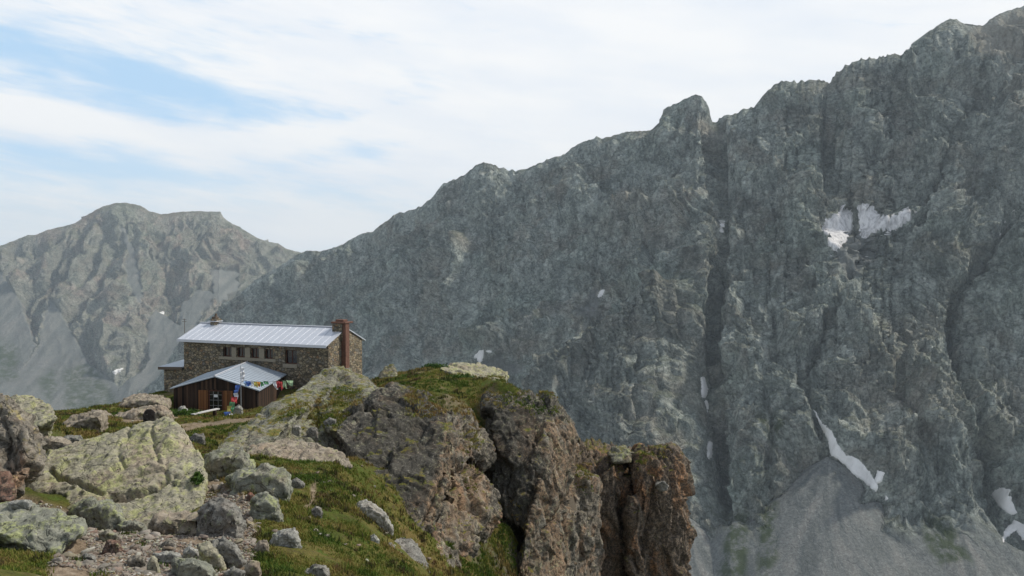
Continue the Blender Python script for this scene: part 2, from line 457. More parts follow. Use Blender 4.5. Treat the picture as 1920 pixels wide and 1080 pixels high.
RIDGE = [(200, 785), (260, 736), (294, 710), (315, 676), (340, 634), (379, 606), (413, 578), (451, 549), (481, 523), (528, 497), (560, 475), (575, 470), (600, 470), (612, 469), (643, 458), (679, 437), (700, 433), (741, 401), (760, 397),
 (788, 388), (814, 367), (830, 345), (850, 338), (874, 326), (892, 310), (907, 304), (933, 313), (967, 321), (990, 316), (1027, 300), (1058, 290), (1071, 278), (1094, 266), (1120, 257), (1128, 260), (1177, 247), (1219, 246),
 (1228, 238), (1239, 228), (1244, 207), (1262, 196), (1288, 184), (1304, 177), (1317, 180), (1330, 202), (1337, 226), (1343, 228), (1348, 220), (1381, 213), (1402, 203), (1415, 202), (1431, 179), (1449, 161), (1464, 154),
 (1506, 152), (1532, 149), (1555, 156), (1568, 136), (1586, 122), (1610, 111), (1641, 109), (1659, 106), (1695, 101), (1700, 93), (1718, 82), (1744, 58), (1765, 44), (1781, 35), (1796, 37), (1807, 44), (1843, 48),
 (1856, 36), (1879, 23), (1910, 14), (1960, 0), (2040, -40), (2200, -60)]

def wall_grid(pxs, ridge_py, d_r, py_m, d_m, toe, n_back, n_wall, n_toe):
    R = at(pxs, ridge_py, d_r); Mf = at(pxs, py_m, d_m)
    ta = pxs * 0
    rows, tt = [], []
    dirv = np.stack([(pxs - 960) / F, np.ones_like(pxs)], -1)
    dirv /= np.linalg.norm(dirv, axis=1, keepdims=True)
    for i in range(n_back, 0, -1):                       # the far side of the crest
        k = (i / n_back) ** 1.5 * 700
        B = R.copy(); B[:, :2] += dirv * k; B[:, 2] -= k * .95
        rows.append(B); tt.append(ta - i / n_back)
    for i in range(n_wall):
        s = i / (n_wall - 1)
        rows.append(R + (Mf - R) * s); tt.append(ta + s)
    for i in range(1, n_toe + 1):
        s = i / n_toe
        B = Mf.copy(); B[:, :2] -= dirv * toe[0] * s; B[:, 2] -= toe[1] * s
        rows.append(B); tt.append(ta + 1 + s)
    return np.array(rows), np.array(tt)

def normals(G):
    du = np.gradient(G, axis=1); dv = np.gradient(G, axis=0)
    n = np.cross(dv, du)
    n /= np.linalg.norm(n, axis=-1, keepdims=True) + 1e-9
    n[n[..., 2] < 0] *= -1
    return n

# ---- the main wall
pxs = np.linspace(205, 2120, 1000)
rp = ip(pxs, RIDGE)
jag = np.stack([pxs, pxs * 0, pxs * 0], -1)
amp = ip(pxs, [(200, .6), (560, .8), (700, 1.6), (1200, 1.7), (1430, 3.2), (1560, 3.2), (1590, 4.2), (1695, 4.0), (1720, 1.6), (1900, 1.4), (2200, 1)])
rp = rp - amp * (1.5 * ridged(jag / 16., 3, 5)[:] - 1.1) * (.4 + 1.2 * np.abs(perlin(jag / 90., 4))) - amp * 1.0 * perlin(jag / 7.1 + 9, 6)
d_r = ip(pxs, [(200, 2900), (560, 2600), (900, 2150), (1340, 1800), (1600, 1720), (1920, 1700), (2200, 1650)])
py_m = ip(pxs, [(200, 800), (230, 795), (600, 835), (800, 900), (1040, 930), (1290, 985), (1370, 940), (1480, 945), (1700, 955), (1920, 985), (2200, 1000)])
d_m = ip(pxs, [(200, 2550), (600, 1900), (1000, 1300), (1300, 1090), (1600, 1020), (1920, 980), (2200, 950)])
G, TT = wall_grid(pxs, rp, d_r, py_m, d_m, (330, 225), 12, 500, 90)
Nn = normals(G)
bx, by = proj(G)
sh = G.shape[:2]
P = G.reshape(-1, 3)
def nz(f, s, *a, **k): return f(P / np.array(s, float), *a, **k).reshape(sh)
warp = np.stack([fbm(P / 210., 3, 40 + i) for i in range(3)], -1) * 60
Pw = P + warp
def nw(f, s, rot=0.0, *a, **k):
    c, s_ = math.cos(rot), math.sin(rot)
    Q = Pw.copy(); x, z = Pw[:, 0].copy(), Pw[:, 2].copy()
    Q[:, 0] = c * x + s_ * z; Q[:, 2] = -s_ * x + c * z
    return f(Q / np.array(s, float), *a, **k).reshape(sh)
h = 30 * (nw(ridged, (190, 300, 420), .25, 3, 11) - .8)
h += 14 * (nw(ridged, (80, 120, 210), -.3, 4, 12) - .8)
pm = sstep(-.15, .25, perlin(P / 170., 33).reshape(sh))
h += 11 * pm * (nw(ridged, (26, 60, 150), .85, 4, 14) - .8)
h += 11 * (1 - pm) * (nw(ridged, (26, 60, 150), -.8, 4, 16) - .8)
h += 5 * nw(fbm, (60, 60, 20), -.5, 4, 15)
fa, fe = facet(Pw / np.array([22., 40, 60]), 21)
h += 4.5 * fa.reshape(sh)
fa2, fe2 = facet(Pw / np.array([8., 13, 12]), 22)
h += 1.5 * fa2.reshape(sh)
h += 3.4 * (nw(ridged, (7, 14, 30), .8, 3, 23) - .8) * pm + 3.4 * (nw(ridged, (7, 14, 30), -.75, 3, 24) - .8) * (1 - pm)
wob = 9 * perlin(P / 45., 31).reshape(sh) + 4 * perlin(P / 14., 32).reshape(sh)
def gully(poly, w, depth, wide=0, wd=0):
    global h
    d = polydist(bx + wob * (w / 12.), by, poly)
    h = h - depth * np.exp(-(d / w) ** 2)
    if wide: h = h - wd * np.exp(-(d / wide) ** 2)
gully([(1341, 215), (1352, 300), (1355, 420), (1345, 500), (1335, 600), (1322, 700), (1330, 780), (1335, 860), (1350, 950)], 9, 62, 26, 18)
gully([(1600, 480), (1570, 560), (1530, 640), (1500, 690), (1530, 770), (1548, 850)], 9, 24, 30, 12)
gully([(1905, 395), (1860, 450), (1820, 520), (1800, 570), (1815, 660), (1828, 740), (1860, 850), (1890, 930)], 10, 36, 40, 16)
gully([(1560, 160), (1555, 260), (1570, 340), (1600, 400)], 14, 24, 40, 14)
gully([(1170, 400), (1215, 470), (1240, 540)], 6, 16)
gully([(1720, 400), (1740, 330), (1800, 250), (1850, 150)], 10, 20, 36, 12)
gully([(960, 325), (985, 400), (1010, 470)], 7, 14)
gully([(560, 480), (520, 560), (480, 640)], 8, 14)
gully([(1680, 560), (1700, 640), (1690, 720), (1720, 800), (1760, 880)], 8, 18)
gully([(1440, 560), (1450, 640), (1430, 720), (1450, 820), (1440, 920)], 7, 14)
# the ice niche
h -= 40 * np.exp(-(((bx - 1622) / 70) ** 2 + ((by - 432) / 42) ** 2))
# the buttress in front, left of the couloir: its crest runs down to the left
crest = np.interp(bx, [900, 950, 1040, 1120, 1220, 1270, 1310, 1335], [850, 800, 712, 650, 588, 520, 420, 330])
below = by - crest - wob * .8
h += 92 * sstep(-5, 40, below) * sstep(1350, 1205, bx + wob) * sstep(1010, 840, by)
h += 44 * np.exp(-(((bx - 1440) / 70) ** 2 + ((by - 850) / 115) ** 2))
h += 34 * np.exp(-(((bx - 1715) / 80) ** 2 + ((by - 800) / 120) ** 2))
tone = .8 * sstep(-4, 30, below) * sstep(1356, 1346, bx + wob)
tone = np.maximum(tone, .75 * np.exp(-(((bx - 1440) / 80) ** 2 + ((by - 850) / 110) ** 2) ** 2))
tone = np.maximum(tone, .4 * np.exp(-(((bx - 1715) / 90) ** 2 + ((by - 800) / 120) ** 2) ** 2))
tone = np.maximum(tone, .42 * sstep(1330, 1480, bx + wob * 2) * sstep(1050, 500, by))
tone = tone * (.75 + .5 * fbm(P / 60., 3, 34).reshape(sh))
fade = sstep(0, .075, np.abs(TT)) * .955 + .045
fade = np.where(TT < 0, fade, fade) 
TTn = TT + .16 * fbm(P / np.array([90., 90, 160]), 4, 66).reshape(sh)
toe_f = np.where(TT > .8, sstep(1.02, 1.16, TTn), 0)
h = h * fade
h_s = 1.6 * fbm(P / np.array([26., 26, 60]), 4, 61).reshape(sh) + .5 * fbm(P / 6., 3, 62).reshape(sh)
h = h * (1 - toe_f) + h_s * toe_f
G2 = G + Nn * h[..., None]
# scree cones banked against the wall
def near_pt(px, py):
    m = TT > 0
    x2, y2 = proj(G2)
    k = np.argmin(np.where(m, (x2 - px) ** 2 + (y2 - py) ** 2, 9e9))
    return G2.reshape(-1, 3)[k]
scree = toe_f.copy(); streak = np.full(sh, .5)
hz = 1.3 * fbm(P / np.array([14., 30, 30]), 4, 63).reshape(sh)
for (ax, ay, ang, up_) in ((1547, 858, 34, 2), (1290, 968, 33, 0), (1352, 965, 32, -6), (1905, 960, 33, 0), (1790, 968, 30, -4), (1440, 985, 31, -6), (2050, 960, 33, 0)):
    A = near_pt(ax, ay).copy()
    if ax == 1547: A[1] -= 18; A[2] += 6
    r = np.hypot(G2[..., 0] - A[0], G2[..., 1] - A[1])
    cz = A[2] + up_ - math.tan(math.radians(ang)) * r + hz
    m = (cz > G2[..., 2]) & (TT > .5) & (TT >= 0)
    lift = np.clip((cz - G2[..., 2]) / 5., 0, 1)
    G2[..., 2] = np.where(m, cz, G2[..., 2])
    scree = np.where(m, np.maximum(scree, lift), scree)
    ang_ = np.arctan2(G2[..., 0] - A[0], A[1] - G2[..., 1])
    sk = .5 + .9 * fbm(np.stack([ang_ * 5.5 + .012 * hz * 8, r / 90., ang_ * 0 + ax], -1).reshape(-1, 3), 4, 65).reshape(sh)
    streak = np.where(m, sk, streak)
x2, y2 = proj(G2)
wx = x2 + 9 * perlin(P / 28., 71).reshape(sh); wy = y2 + 9 * perlin(P / 28., 72).reshape(sh)
# small debris fields high on the wall
for poly, sft in (([(1568, 470), (1600, 442), (1640, 452), (1632, 490), (1590, 520)], 8), ([(1085, 590), (1120, 545), (1110, 590)], 10),
             ([(905, 690), (925, 668), (975, 690), (940, 700)], 12)):
    scree = np.maximum(scree, softpoly(wx, wy, poly, sft) * .95)
turf = np.zeros(sh)
for poly in ([(1366, 960), (1396, 975), (1390, 1080), (1350, 1090), (1370, 1010)], [(1735, 965), (1775, 985), (1815, 1050), (1770, 1050), (1740, 1010)],
             [(1425, 775), (1480, 790), (1450, 825)], [(1430, 960), (1450, 950), (1450, 1040), (1430, 1080)]):
    turf = np.maximum(turf, softpoly(wx, wy, poly, 14))
turf *= .95
light = softpoly(wx, wy, [(1818, 60), (1860, 40), (1960, 5), (1960, 108), (1900, 104), (1838, 92)], 10) * .6  # sunlit patch near the summit, painted into the rock colour
# snow beds are smooth hollows
SNOWBEDS = [[(1542, 415), (1556, 412), (1572, 398), (1581, 389), (1588, 393), (1597, 394), (1599, 430), (1584, 451), (1568, 477), (1556, 480), (1553, 460), (1545, 448)],
    [(1609, 381), (1635, 386), (1651, 408), (1677, 403), (1700, 391), (1718, 399), (1698, 420), (1667, 435), (1646, 430), (1620, 448), (1612, 435)],
    [(1621, 474), (1628, 469), (1638, 468), (1632, 481), (1624, 482)],
    [(1903, 396), (1895, 400), (1885, 415), (1864, 443), (1872, 444), (1893, 418), (1902, 404)],
    [(1122, 558), (1121, 552), (1127, 543), (1133, 543), (1128, 556)],
    [(866, 674), (872, 669), (892, 665), (900, 656), (923, 658), (912, 670), (899, 680), (893, 672), (875, 675)],
    [(1313, 708), (1321, 708), (1326, 730), (1325, 746), (1317, 744)],
    [(1321, 752), (1326, 752), (1336, 772), (1334, 782), (1328, 778)],
    [(1327, 836), (1330, 829), (1335, 832), (1336, 852), (1329, 861), (1326, 855)],
    [(1351, 295), (1358, 295), (1359, 316), (1352, 316)],
    [(1351, 414), (1357, 414), (1358, 436), (1352, 437)],
    [(1525, 767), (1531, 775), (1543, 795), (1558, 808), (1569, 831), (1584, 850), (1612, 863), (1630, 886), (1644, 908), (1666, 935), (1654, 936), (1640, 919), (1620, 903), (1599, 887), (1571, 860), (1558, 854), (1551, 823), (1540, 800)],
    [(1647, 884), (1658, 886), (1653, 903), (1644, 908), (1641, 900)],
    [(1859, 929), (1866, 918), (1876, 914), (1893, 918), (1898, 940), (1907, 963), (1896, 965), (1878, 953)],
    [(1902, 975), (1920, 984), (1945, 990), (1945, 1020), (1918, 1012), (1906, 994), (1890, 1004), (1880, 1016), (1882, 998)]]
Gb = G2.copy()
for _ in range(34):
    B_ = np.pad(Gb, [(1, 1), (1, 1), (0, 0)], mode='edge')
    Gb = (B_[:-2, 1:-1] + B_[2:, 1:-1] + B_[1:-1, :-2] + B_[1:-1, 2:] + 2 * B_[1:-1, 1:-1]) / 6
bed = np.zeros(sh)
for poly in SNOWBEDS: bed = np.maximum(bed, sstep(0, 1, softpoly(x2, y2, poly, 9)))
bed *= TT > .01
G2 = G2 + (Gb - G2) * bed[..., None]
x2, y2 = proj(G2)
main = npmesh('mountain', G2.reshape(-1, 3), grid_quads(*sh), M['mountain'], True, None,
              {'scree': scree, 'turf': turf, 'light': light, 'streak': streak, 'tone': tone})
tag(main, 'grey green rock wall of the main mountain with dark gullies and scree at its foot', 'mountain', kind='structure')
print('main mountain', round(time.time() - T0, 1))

# ---- snow patches lying on the wall: each its own sheet of snow
def snow(poly, label, mat='snow', lift=1.6, name='snow_patch', base=None, group=None, wobble=2.0):
    Gm, xm, ym, tm, n0 = base
    px_, py_ = np.array(poly, float).T
    m0 = (xm > px_.min() - 14) & (xm < px_.max() + 14) & (ym > py_.min() - 14) & (ym < py_.max() + 14) & (tm > 0.01)
    r = np.where(m0.any(1))[0]; c = np.where(m0.any(0))[0]
    if len(r) == 0: return
    r0, r1, c0, c1 = r[0], r[-1] + 1, c[0], c[-1] + 1
    # the patch is resampled 3x finer than the wall below it
    S = Gm[r0:r1, c0:c1]
    k = 3
    ri = np.linspace(0, S.shape[0] - 1, (S.shape[0] - 1) * k + 1); ci = np.linspace(0, S.shape[1] - 1, (S.shape[1] - 1) * k + 1)
    i0 = np.minimum(ri.astype(int), S.shape[0] - 2); j0 = np.minimum(ci.astype(int), S.shape[1] - 2)
    fr = (ri - i0)[:, None, None]; fc = (ci - j0)[None, :, None]
    X = (S[i0][:, j0] * (1 - fr) * (1 - fc) + S[i0 + 1][:, j0] * fr * (1 - fc) + S[i0][:, j0 + 1] * (1 - fr) * fc + S[i0 + 1][:, j0 + 1] * fr * fc)
    def blur(A_, it):
        for _ in range(it):
            B_ = np.pad(A_, [(1, 1), (1, 1)] + [(0, 0)] * (A_.ndim - 2), mode='edge')
            A_ = (B_[:-2, 1:-1] + B_[2:, 1:-1] + B_[1:-1, :-2] + B_[1:-1, 2:] + 2 * B_[1:-1, 1:-1]) / 6
        return A_
    X = blur(X, 3); N_ = normals(blur(X, 12))
    xx, yy = proj(X)
    Q = X.reshape(-1, 3)
    xx = xx + wobble * (perlin(Q / 9., 81) + .6 * perlin(Q / 3.5, 82)).reshape(xx.shape)
    yy = yy + wobble * (perlin(Q / 9., 83) + .6 * perlin(Q / 3.5, 84)).reshape(xx.shape)
    if mat == 'ice':
        yy = yy + 13 * perlin(np.stack([xx / 6.5 + yy / 60., yy * 0, yy * 0 + 3], -1).reshape(-1, 3), 85).reshape(xx.shape)
    ins = inpoly(xx, yy, poly)
    edge = polydist(xx, yy, list(poly) + [poly[0]])
    lf = np.where(ins, lift * np.clip(.3 + edge / 4., 0, 1), 0)
    X = X + N_ * lf[..., None]
    keep = ins.copy()
    for a_ in (-1, 0, 1):
        for b_ in (-1, 0, 1):
            keep |= np.roll(np.roll(ins, a_, 0), b_, 1)
    qd = grid_quads(*xx.shape)
    kq = keep.ravel()[qd].all(1)
    qd = qd[kq]
    if len(qd) == 0: return
    u, inv = np.unique(qd, return_inverse=True)
    iv = inv.reshape(-1, 4); lab = np.arange(len(u))
    while True:
        m_ = lab[iv].min(1); l2 = lab.copy(); np.minimum.at(l2, iv.ravel(), np.repeat(m_, 4))
        if (l2 == lab).all(): break
        lab = l2
    ql = lab[iv[:, 0]]; big_ = np.bincount(ql).argmax(); qd = qd[ql == big_]
    u, inv = np.unique(qd, return_inverse=True)
    o = npmesh(name, X.reshape(-1, 3)[u], inv.reshape(-1, 4), M[mat], True)
    return tag(o, label, 'snow patch' if mat == 'snow' else 'ice patch', group)

MB = (G2, x2, y2, TT, None)
gl = 'snow and ice on the big rock wall'
snow([(1542, 415), (1556, 412), (1572, 398), (1581, 389), (1588, 393), (1597, 394), (1599, 430), (1584, 451), (1568, 477), (1556, 480), (1553, 460), (1545, 448)], 'dirty grey ice field, left half of the pair in the high niche', 'ice', 1.2, 'ice_patch', MB, gl, 3)
snow([(1609, 381), (1635, 386), (1651, 408), (1677, 403), (1700, 391), (1718, 399), (1698, 420), (1667, 435), (1646, 430), (1620, 448), (1612, 435)], 'streaked pinkish ice field, right half of the pair in the high niche', 'ice', 1.2, 'ice_patch', MB, gl, 3)
snow([(1621, 474), (1628, 469), (1638, 468), (1632, 481), (1624, 482)], 'tiny white snow fleck just below the right ice field', 'snow', 1.5, 'snow_patch', MB, gl)
snow([(1903, 396), (1895, 400), (1885, 415), (1864, 443), (1872, 444), (1893, 418), (1902, 404)], 'thin slanting snow streak high on the wall near the right edge', 'snow', 1.6, 'snow_patch', MB, gl)
snow([(1122, 558), (1121, 552), (1127, 543), (1133, 543), (1128, 556)], 'small lone white snow spot in the middle of the grey wall', 'snow', 1.5, 'snow_patch', MB, gl)
snow([(866, 674), (872, 669), (892, 665), (900, 656), (923, 658), (912, 670), (899, 680), (893, 672), (875, 675)], 'small winged snow patch on the wall just above the grassy rock top', 'snow', 1.6, 'snow_patch', MB, gl)
snow([(1313, 708), (1321, 708), (1326, 730), (1325, 746), (1317, 744)], 'upright white snow patch, uppermost of those low in the dark couloir', 'snow', 1.8, 'snow_patch', MB, gl)
snow([(1321, 752), (1326, 752), (1336, 772), (1334, 782), (1328, 778)], 'narrow snow strip in the couloir directly under the upright patch', 'snow', 1.8, 'snow_patch', MB, gl)
snow([(1327, 836), (1330, 829), (1335, 832), (1336, 852), (1329, 861), (1326, 855)], 'short snow strip at the lower end of the couloir, next to the rock pillar top', 'snow', 1.8, 'snow_patch', MB, gl)
snow([(1351, 295), (1358, 295), (1359, 316), (1352, 316)], 'tiny snow fleck in the couloir just under the ridge notch', 'snow', 1.6, 'snow_patch', MB, gl)
snow([(1351, 414), (1357, 414), (1358, 436), (1352, 437)], 'tiny snow fleck halfway up the couloir below the ridge notch', 'snow', 1.6, 'snow_patch', MB, gl)
snow([(1525, 767), (1531, 775), (1543, 795), (1558, 808), (1569, 831), (1584, 850), (1612, 863), (1630, 886), (1644, 908), (1666, 935), (1654, 936), (1640, 919), (1620, 903), (1599, 887), (1571, 860), (1558, 854), (1551, 823), (1540, 800)], 'long white snow tongue slanting down the head of the big scree fan', 'snow', 1.2, 'snow_patch', MB, gl, 2.2)
snow([(1647, 884), (1658, 886), (1653, 903), (1644, 908), (1641, 900)], 'small snow hook touching the lower end of the long snow tongue', 'snow', 2.0, 'snow_patch', MB, gl)
snow([(1859, 929), (1866, 918), (1876, 914), (1893, 918), (1898, 940), (1907, 963), (1896, 965), (1878, 953)], 'broad white snow patch at the foot of the wall near the right edge', 'snow', 1.2, 'snow_patch', MB, gl, 2.2)
snow([(1902, 975), (1920, 984), (1945, 990), (1945, 1020), (1918, 1012), (1906, 994), (1890, 1004), (1880, 1016), (1882, 998)], 'forked snow patch cut by the right edge, lowest on the wall', 'snow', 1.2, 'snow_patch', MB, gl, 2.2)
print('snow', round(time.time() - T0, 1))

# ---- the far mountain on the left
FR = [(-600, 560), (-300, 520), (-120, 490), (0, 461), (21, 453), (51, 441), (68, 440), (89, 431), (140, 419), (162, 404), (177, 395), (192, 387), (217, 381), (238, 380), (264, 386), (281, 396), (302, 402), (336, 397), (375, 396), (413, 397),
      (419, 408), (434, 419), (451, 427), (481, 446), (498, 453), (522, 457), (537, 467), (566, 474), (640, 500), (760, 560)]
fx = np.linspace(-420, 700, 640)
fr = ip(fx, FR)
jg = np.stack([fx, fx * 0, fx * 0], -1)
fr = fr - .5 * (1.4 * ridged(jg / 18., 3, 7) - 1.0) - .5 * perlin(jg / 5.7, 8)
fd = ip(fx, [(-600, 4300), (240, 4700), (740, 5200)])
fm = ip(fx, [(-600, 690), (0, 690), (200, 705), (400, 640), (740, 700)])
fdm = ip(fx, [(-600, 3500), (240, 3650), (740, 4300)])
G, TF = wall_grid(fx, fr, fd, fm, fdm, (1500, 640), 8, 330, 110)
Nn = normals(G); sh = G.shape[:2]; P = G.reshape(-1, 3); bx, by = proj(G)
Pw = P + np.stack([fbm(P / 520., 3, 140 + i) for i in range(3)], -1) * 130
def nf(f, s, *a): return f(Pw / np.array(s, float), *a).reshape(sh)
h = 105 * (nf(ridged, (420, 900, 1500), 2, 111) - .75) + 62 * (nf(ridged, (150, 420, 900), 4, 112) - .8)
h += 34 * (nf(ridged, (60, 170, 420), 3, 115) - .8)
h += 28 * (nf(ridged, (70, 110, 170), 4, 113) - .8) + 14 * nf(fbm, (70, 70, 40), 4, 114)
fa, fe = facet(Pw / np.array([70., 80, 85]), 121); h += 16 * fa.reshape(sh)
wob = 8 * perlin(P / 130., 131).reshape(sh) + 4 * perlin(P / 40., 132).reshape(sh)
for poly, w, d in (([(195, 390), (205, 470), (180, 540), (110, 600)], 12, 60), ([(290, 400), (300, 480), (320, 560), (300, 620)], 11, 70), ([(420, 420), (400, 500), (380, 560)], 10, 60), ([(60, 450), (50, 540), (30, 620)], 12, 50)):
    h -= d * np.exp(-(polydist(bx + wob, by, poly) / w) ** 2)
h *= sstep(0, .13, np.abs(TF)) * .985 + .015
toe_f = np.where(TF > 1, sstep(1, 1.25, TF), 0)
h = h * (1 - toe_f * .96)
wx = bx + 1.2 * wob; wy = by + 1.2 * wob
scree = np.zeros(sh); turf = np.zeros(sh)
for poly in ([(92, 560), (130, 620), (165, 680), (215, 720), (240, 790), (-40, 800), (-40, 740), (40, 690), (72, 640)], [(288, 575), (335, 605), (350, 640), (300, 720), (250, 780), (200, 760), (240, 715), (280, 660)],
             [(372, 540), (400, 548), (378, 580), (345, 640), (325, 610)], [(-20, 480), (30, 560), (60, 640), (30, 700), (-60, 720)], [(235, 430), (258, 500), (262, 560), (240, 520)], [(395, 505), (450, 512), (440, 540), (410, 560)], [(205, 740), (330, 700), (350, 800), (200, 800)]):
    scree = np.maximum(scree, sstep(.2, .8, softpoly(wx + 1.5 * perlin(P / 25., 133).reshape(sh), wy, poly, 8)))
h = h * .55 * (1 - .92 * scree)
G3 = G + Nn * h[..., None]
x3, y3 = proj(G3)
wx = x3 + 1.2 * wob; wy = y3 + 1.2 * wob
scree = np.maximum(scree, sstep(1.3, 1.6, TF)) * .9
for poly in ([(125, 700), (175, 690), (205, 740), (160, 775), (130, 760)], [(80, 715), (100, 700), (95, 740)], [(-20, 640), (25, 650), (20, 700), (-20, 700)]):
    turf = np.maximum(turf, softpoly(wx, wy, poly, 14))
G3 = G3 - Nn * (scree * 14)[..., None]
far = npmesh('far_mountain', G3.reshape(-1, 3), grid_quads(*sh), M['far_mountain'], True, None, {'scree': scree * .95, 'turf': turf * .9, 'light': scree * 0, 'streak': .5 + .8 * fbm(P / np.array([26., 220, 620]), 4, 165).reshape(sh), 'tone': scree * 0})
tag(far, 'hazy brown grey mountain with pale scree fans beyond the valley', 'mountain', kind='structure')
FB = (G3, x3, y3, TF, None)
snow([(210, 697), (218, 693), (231, 690), (224, 698), (214, 701)], 'small white snow patch low on the hazy far mountain', 'snow', 4, 'snow_patch', FB, None, 1)
snow([(299, 586), (307, 584), (307, 590), (301, 591)], 'tiny white snow fleck halfway up the hazy far mountain', 'snow', 4, 'snow_patch', FB, None, 1)
# valley floor
vp = 9000.0
npmesh('valley_ground', [(-vp, -500, -900), (vp * .6, -500, -900), (vp * .6, 9000, -900), (-vp, 9000, -900)], [(0, 1, 2, 3)], M['far_mountain'], False)['kind'] = 'structure'
print('far', round(time.time() - T0, 1))

# ================================================================== NEAR GROUND
CPT = []
def cp(px, py, d):
    CPT.append(at(px, py, d))
for c in [(40, 1062, 13.5), (200, 1052, 14), (330, 1075, 13.6), (450, 1062, 14.5), (560, 1075, 15), (640, 1062, 16.5), (760, 1085, 18), (80, 1012, 15.6), (-150, 1010, 15), (-150, 900, 20), (-200, 800, 30),
          (240, 1004, 17.4), (250, 1004, 18.5), (330, 1003, 18.4), (120, 985, 18.6), (400, 965, 19.4), (450, 945, 19.5), (560, 900, 25), (640, 905, 25.5), (700, 950, 24.5), (560, 960, 20), (500, 1000, 17.5), (640, 1000, 19.5), (720, 1000, 21), (100, 800, 36), (20, 815, 32),
          (560, 868, 29.5), (640, 870, 30), (420, 865, 27), (200, 795, 41), (270, 793, 46), (380, 806, 46), (420, 794, 54), (330, 776, 62), (400, 787, 60), (460, 786, 60),
          (120, 776, 56), (60, 778, 52), (0, 785, 48), (200, 764, 64), (290, 756, 76), (330, 768, 66.5), (483, 766, 65.5), (540, 770, 70), (250, 754, 70),
          (720, 712, 50), (850, 697, 52), (900, 706, 50), (760, 722, 46), (900, 725, 45), (1000, 745, 44), (1000, 742, 47.5), (1010, 741, 51), (960, 728, 48), (930, 718, 52), (1035, 770, 47), (830, 755, 42.5), (880, 750, 44),
          (800, 900, 33), (720, 880, 33), (925, 1015, 35.5), (900, 1050, 33), (870, 1080, 30), (815, 1125, 26), (890, 1000, 38), (930, 985, 39.4), (965, 1005, 39), (905, 905, 41), (780, 1060, 23),
          (450, 872, 32), (480, 858, 36), (530, 862, 35), (600, 852, 36), (430, 850, 37), (560, 850, 39), (640, 830, 42), (490, 840, 41), (700, 775, 44)]:
    cp(*c)
CPT += [np.array(p, float) for p in [(-12, -2, -1.2), (0, -2, -1.6), (10, -3, -3), (0, 2, -1.75), (-6, 2, -1.5), (-8, 7, -2.6), (-3, 7, -3.3), (-14, 7, -2.2),
    (2.2, 4, -2.6), (2.5, 9, -6.2), (0.5, 14, -7.0), (6, 4, -5), (5, 14, -12), (4, 20, -13), (1.3, 40, -19.5), (2.6, 42, -23), (1.6, 38, -20), (2, 24, -15), (.9, 28, -15), (.7, 33, -16.5), (1.4, 37, -18), (8, 25, -24), (5, 34, -20), (12, 34, -36), (10, 44, -34), (3, 39, -21), (6, 50, -28),
    (14, 54, -46), (24, 40, -60), (20, 15, -34), (30, 5, -40), (40, 60, -90), (20, 80, -80),
    (-17, 74, -11.6), (-33, 80.4, -12.6), (-14, 80, -12.5), (-30, 87, -14.5), (-38, 84, -13.5), (-15, 92, -18), (-30, 100, -26), (-5, 70, -15), (-4, 60, -11.5), (2, 62, -22), (-12, 60, -9.5), (-10, 66, -11),
    (-45, 78, -19), (-55, 70, -24), (-60, 60, -24), (-48, 60, -17), (-40, 48, -11), (-60, 40, -16), (-40, 30, -7), (-30, 20, -4), (-50, 10, -6), (-80, 60, -45), (-70, 95, -60), (-40, 110, -50), (0, 100, -50), (0, 120, -80), (-90, 20, -25), (-80, 120, -95)]]
CPT = np.array(CPT)
_r = np.hypot(CPT[:, None, 0] - CPT[None, :, 0], CPT[:, None, 1] - CPT[None, :, 1])
_K = np.sqrt(_r ** 2 + 1.0)
_n = len(CPT)
_A = np.zeros((_n + 1, _n + 1)); _A[:_n, :_n] = _K + np.eye(_n) * -.02; _A[_n, :_n] = 1; _A[:_n, _n] = 1
_W = np.linalg.solve(_A, np.concatenate([CPT[:, 2], [0]]))
def base_z(x, y):
    x, y = np.asarray(x, float), np.asarray(y, float)
    s = x.shape; x, y = x.ravel(), y.ravel()
    out = np.zeros(len(x))
    for i in range(0, len(x), 40000):
        k = np.sqrt((x[i:i + 40000, None] - CPT[None, :, 0]) ** 2 + (y[i:i + 40000, None] - CPT[None, :, 1]) ** 2 + 1.0)
        out[i:i + 40000] = k @ _W[:_n] + _W[_n]
    yy_ = np.maximum(y, 1.0); pxx = 960 + F * x / yy_
    cap = -(np.interp(pxx, [860, 900, 960, 1040, 1100], [690, 700, 730, 775, 960]) - 500) / F * yy_
    wgt = sstep(860, 890, pxx) * sstep(39, 41, y) * sstep(75, 60, y)
    out = np.where(out > cap, out + (cap - out) * wgt, out)
    return out.reshape(s)
def ground_z(x, y):
    z = base_z(x, y)
    s = z.shape
    Q = np.stack([np.ravel(x), np.ravel(y), np.zeros(z.size)], -1)
    dd = np.hypot(Q[:, 0], Q[:, 1])
    return z + ((.30 * fbm(Q / 5.0, 3, 201) + .13 * fbm(Q / 1.4, 3, 202)) * np.clip(dd / 16, .15, 1) + .04 * fbm(Q / .4, 2, 203)).reshape(s)
def hit_ground(px, py, d0=6.0, d1=120.0):
    d = np.exp(np.linspace(math.log(d0), math.log(d1), 500))
    p = at(px, py, d)
    below = p[:, 2] < base_z(p[:, 0], p[:, 1])
    k = np.argmax(below)
    return d[k] if below.any() else d1

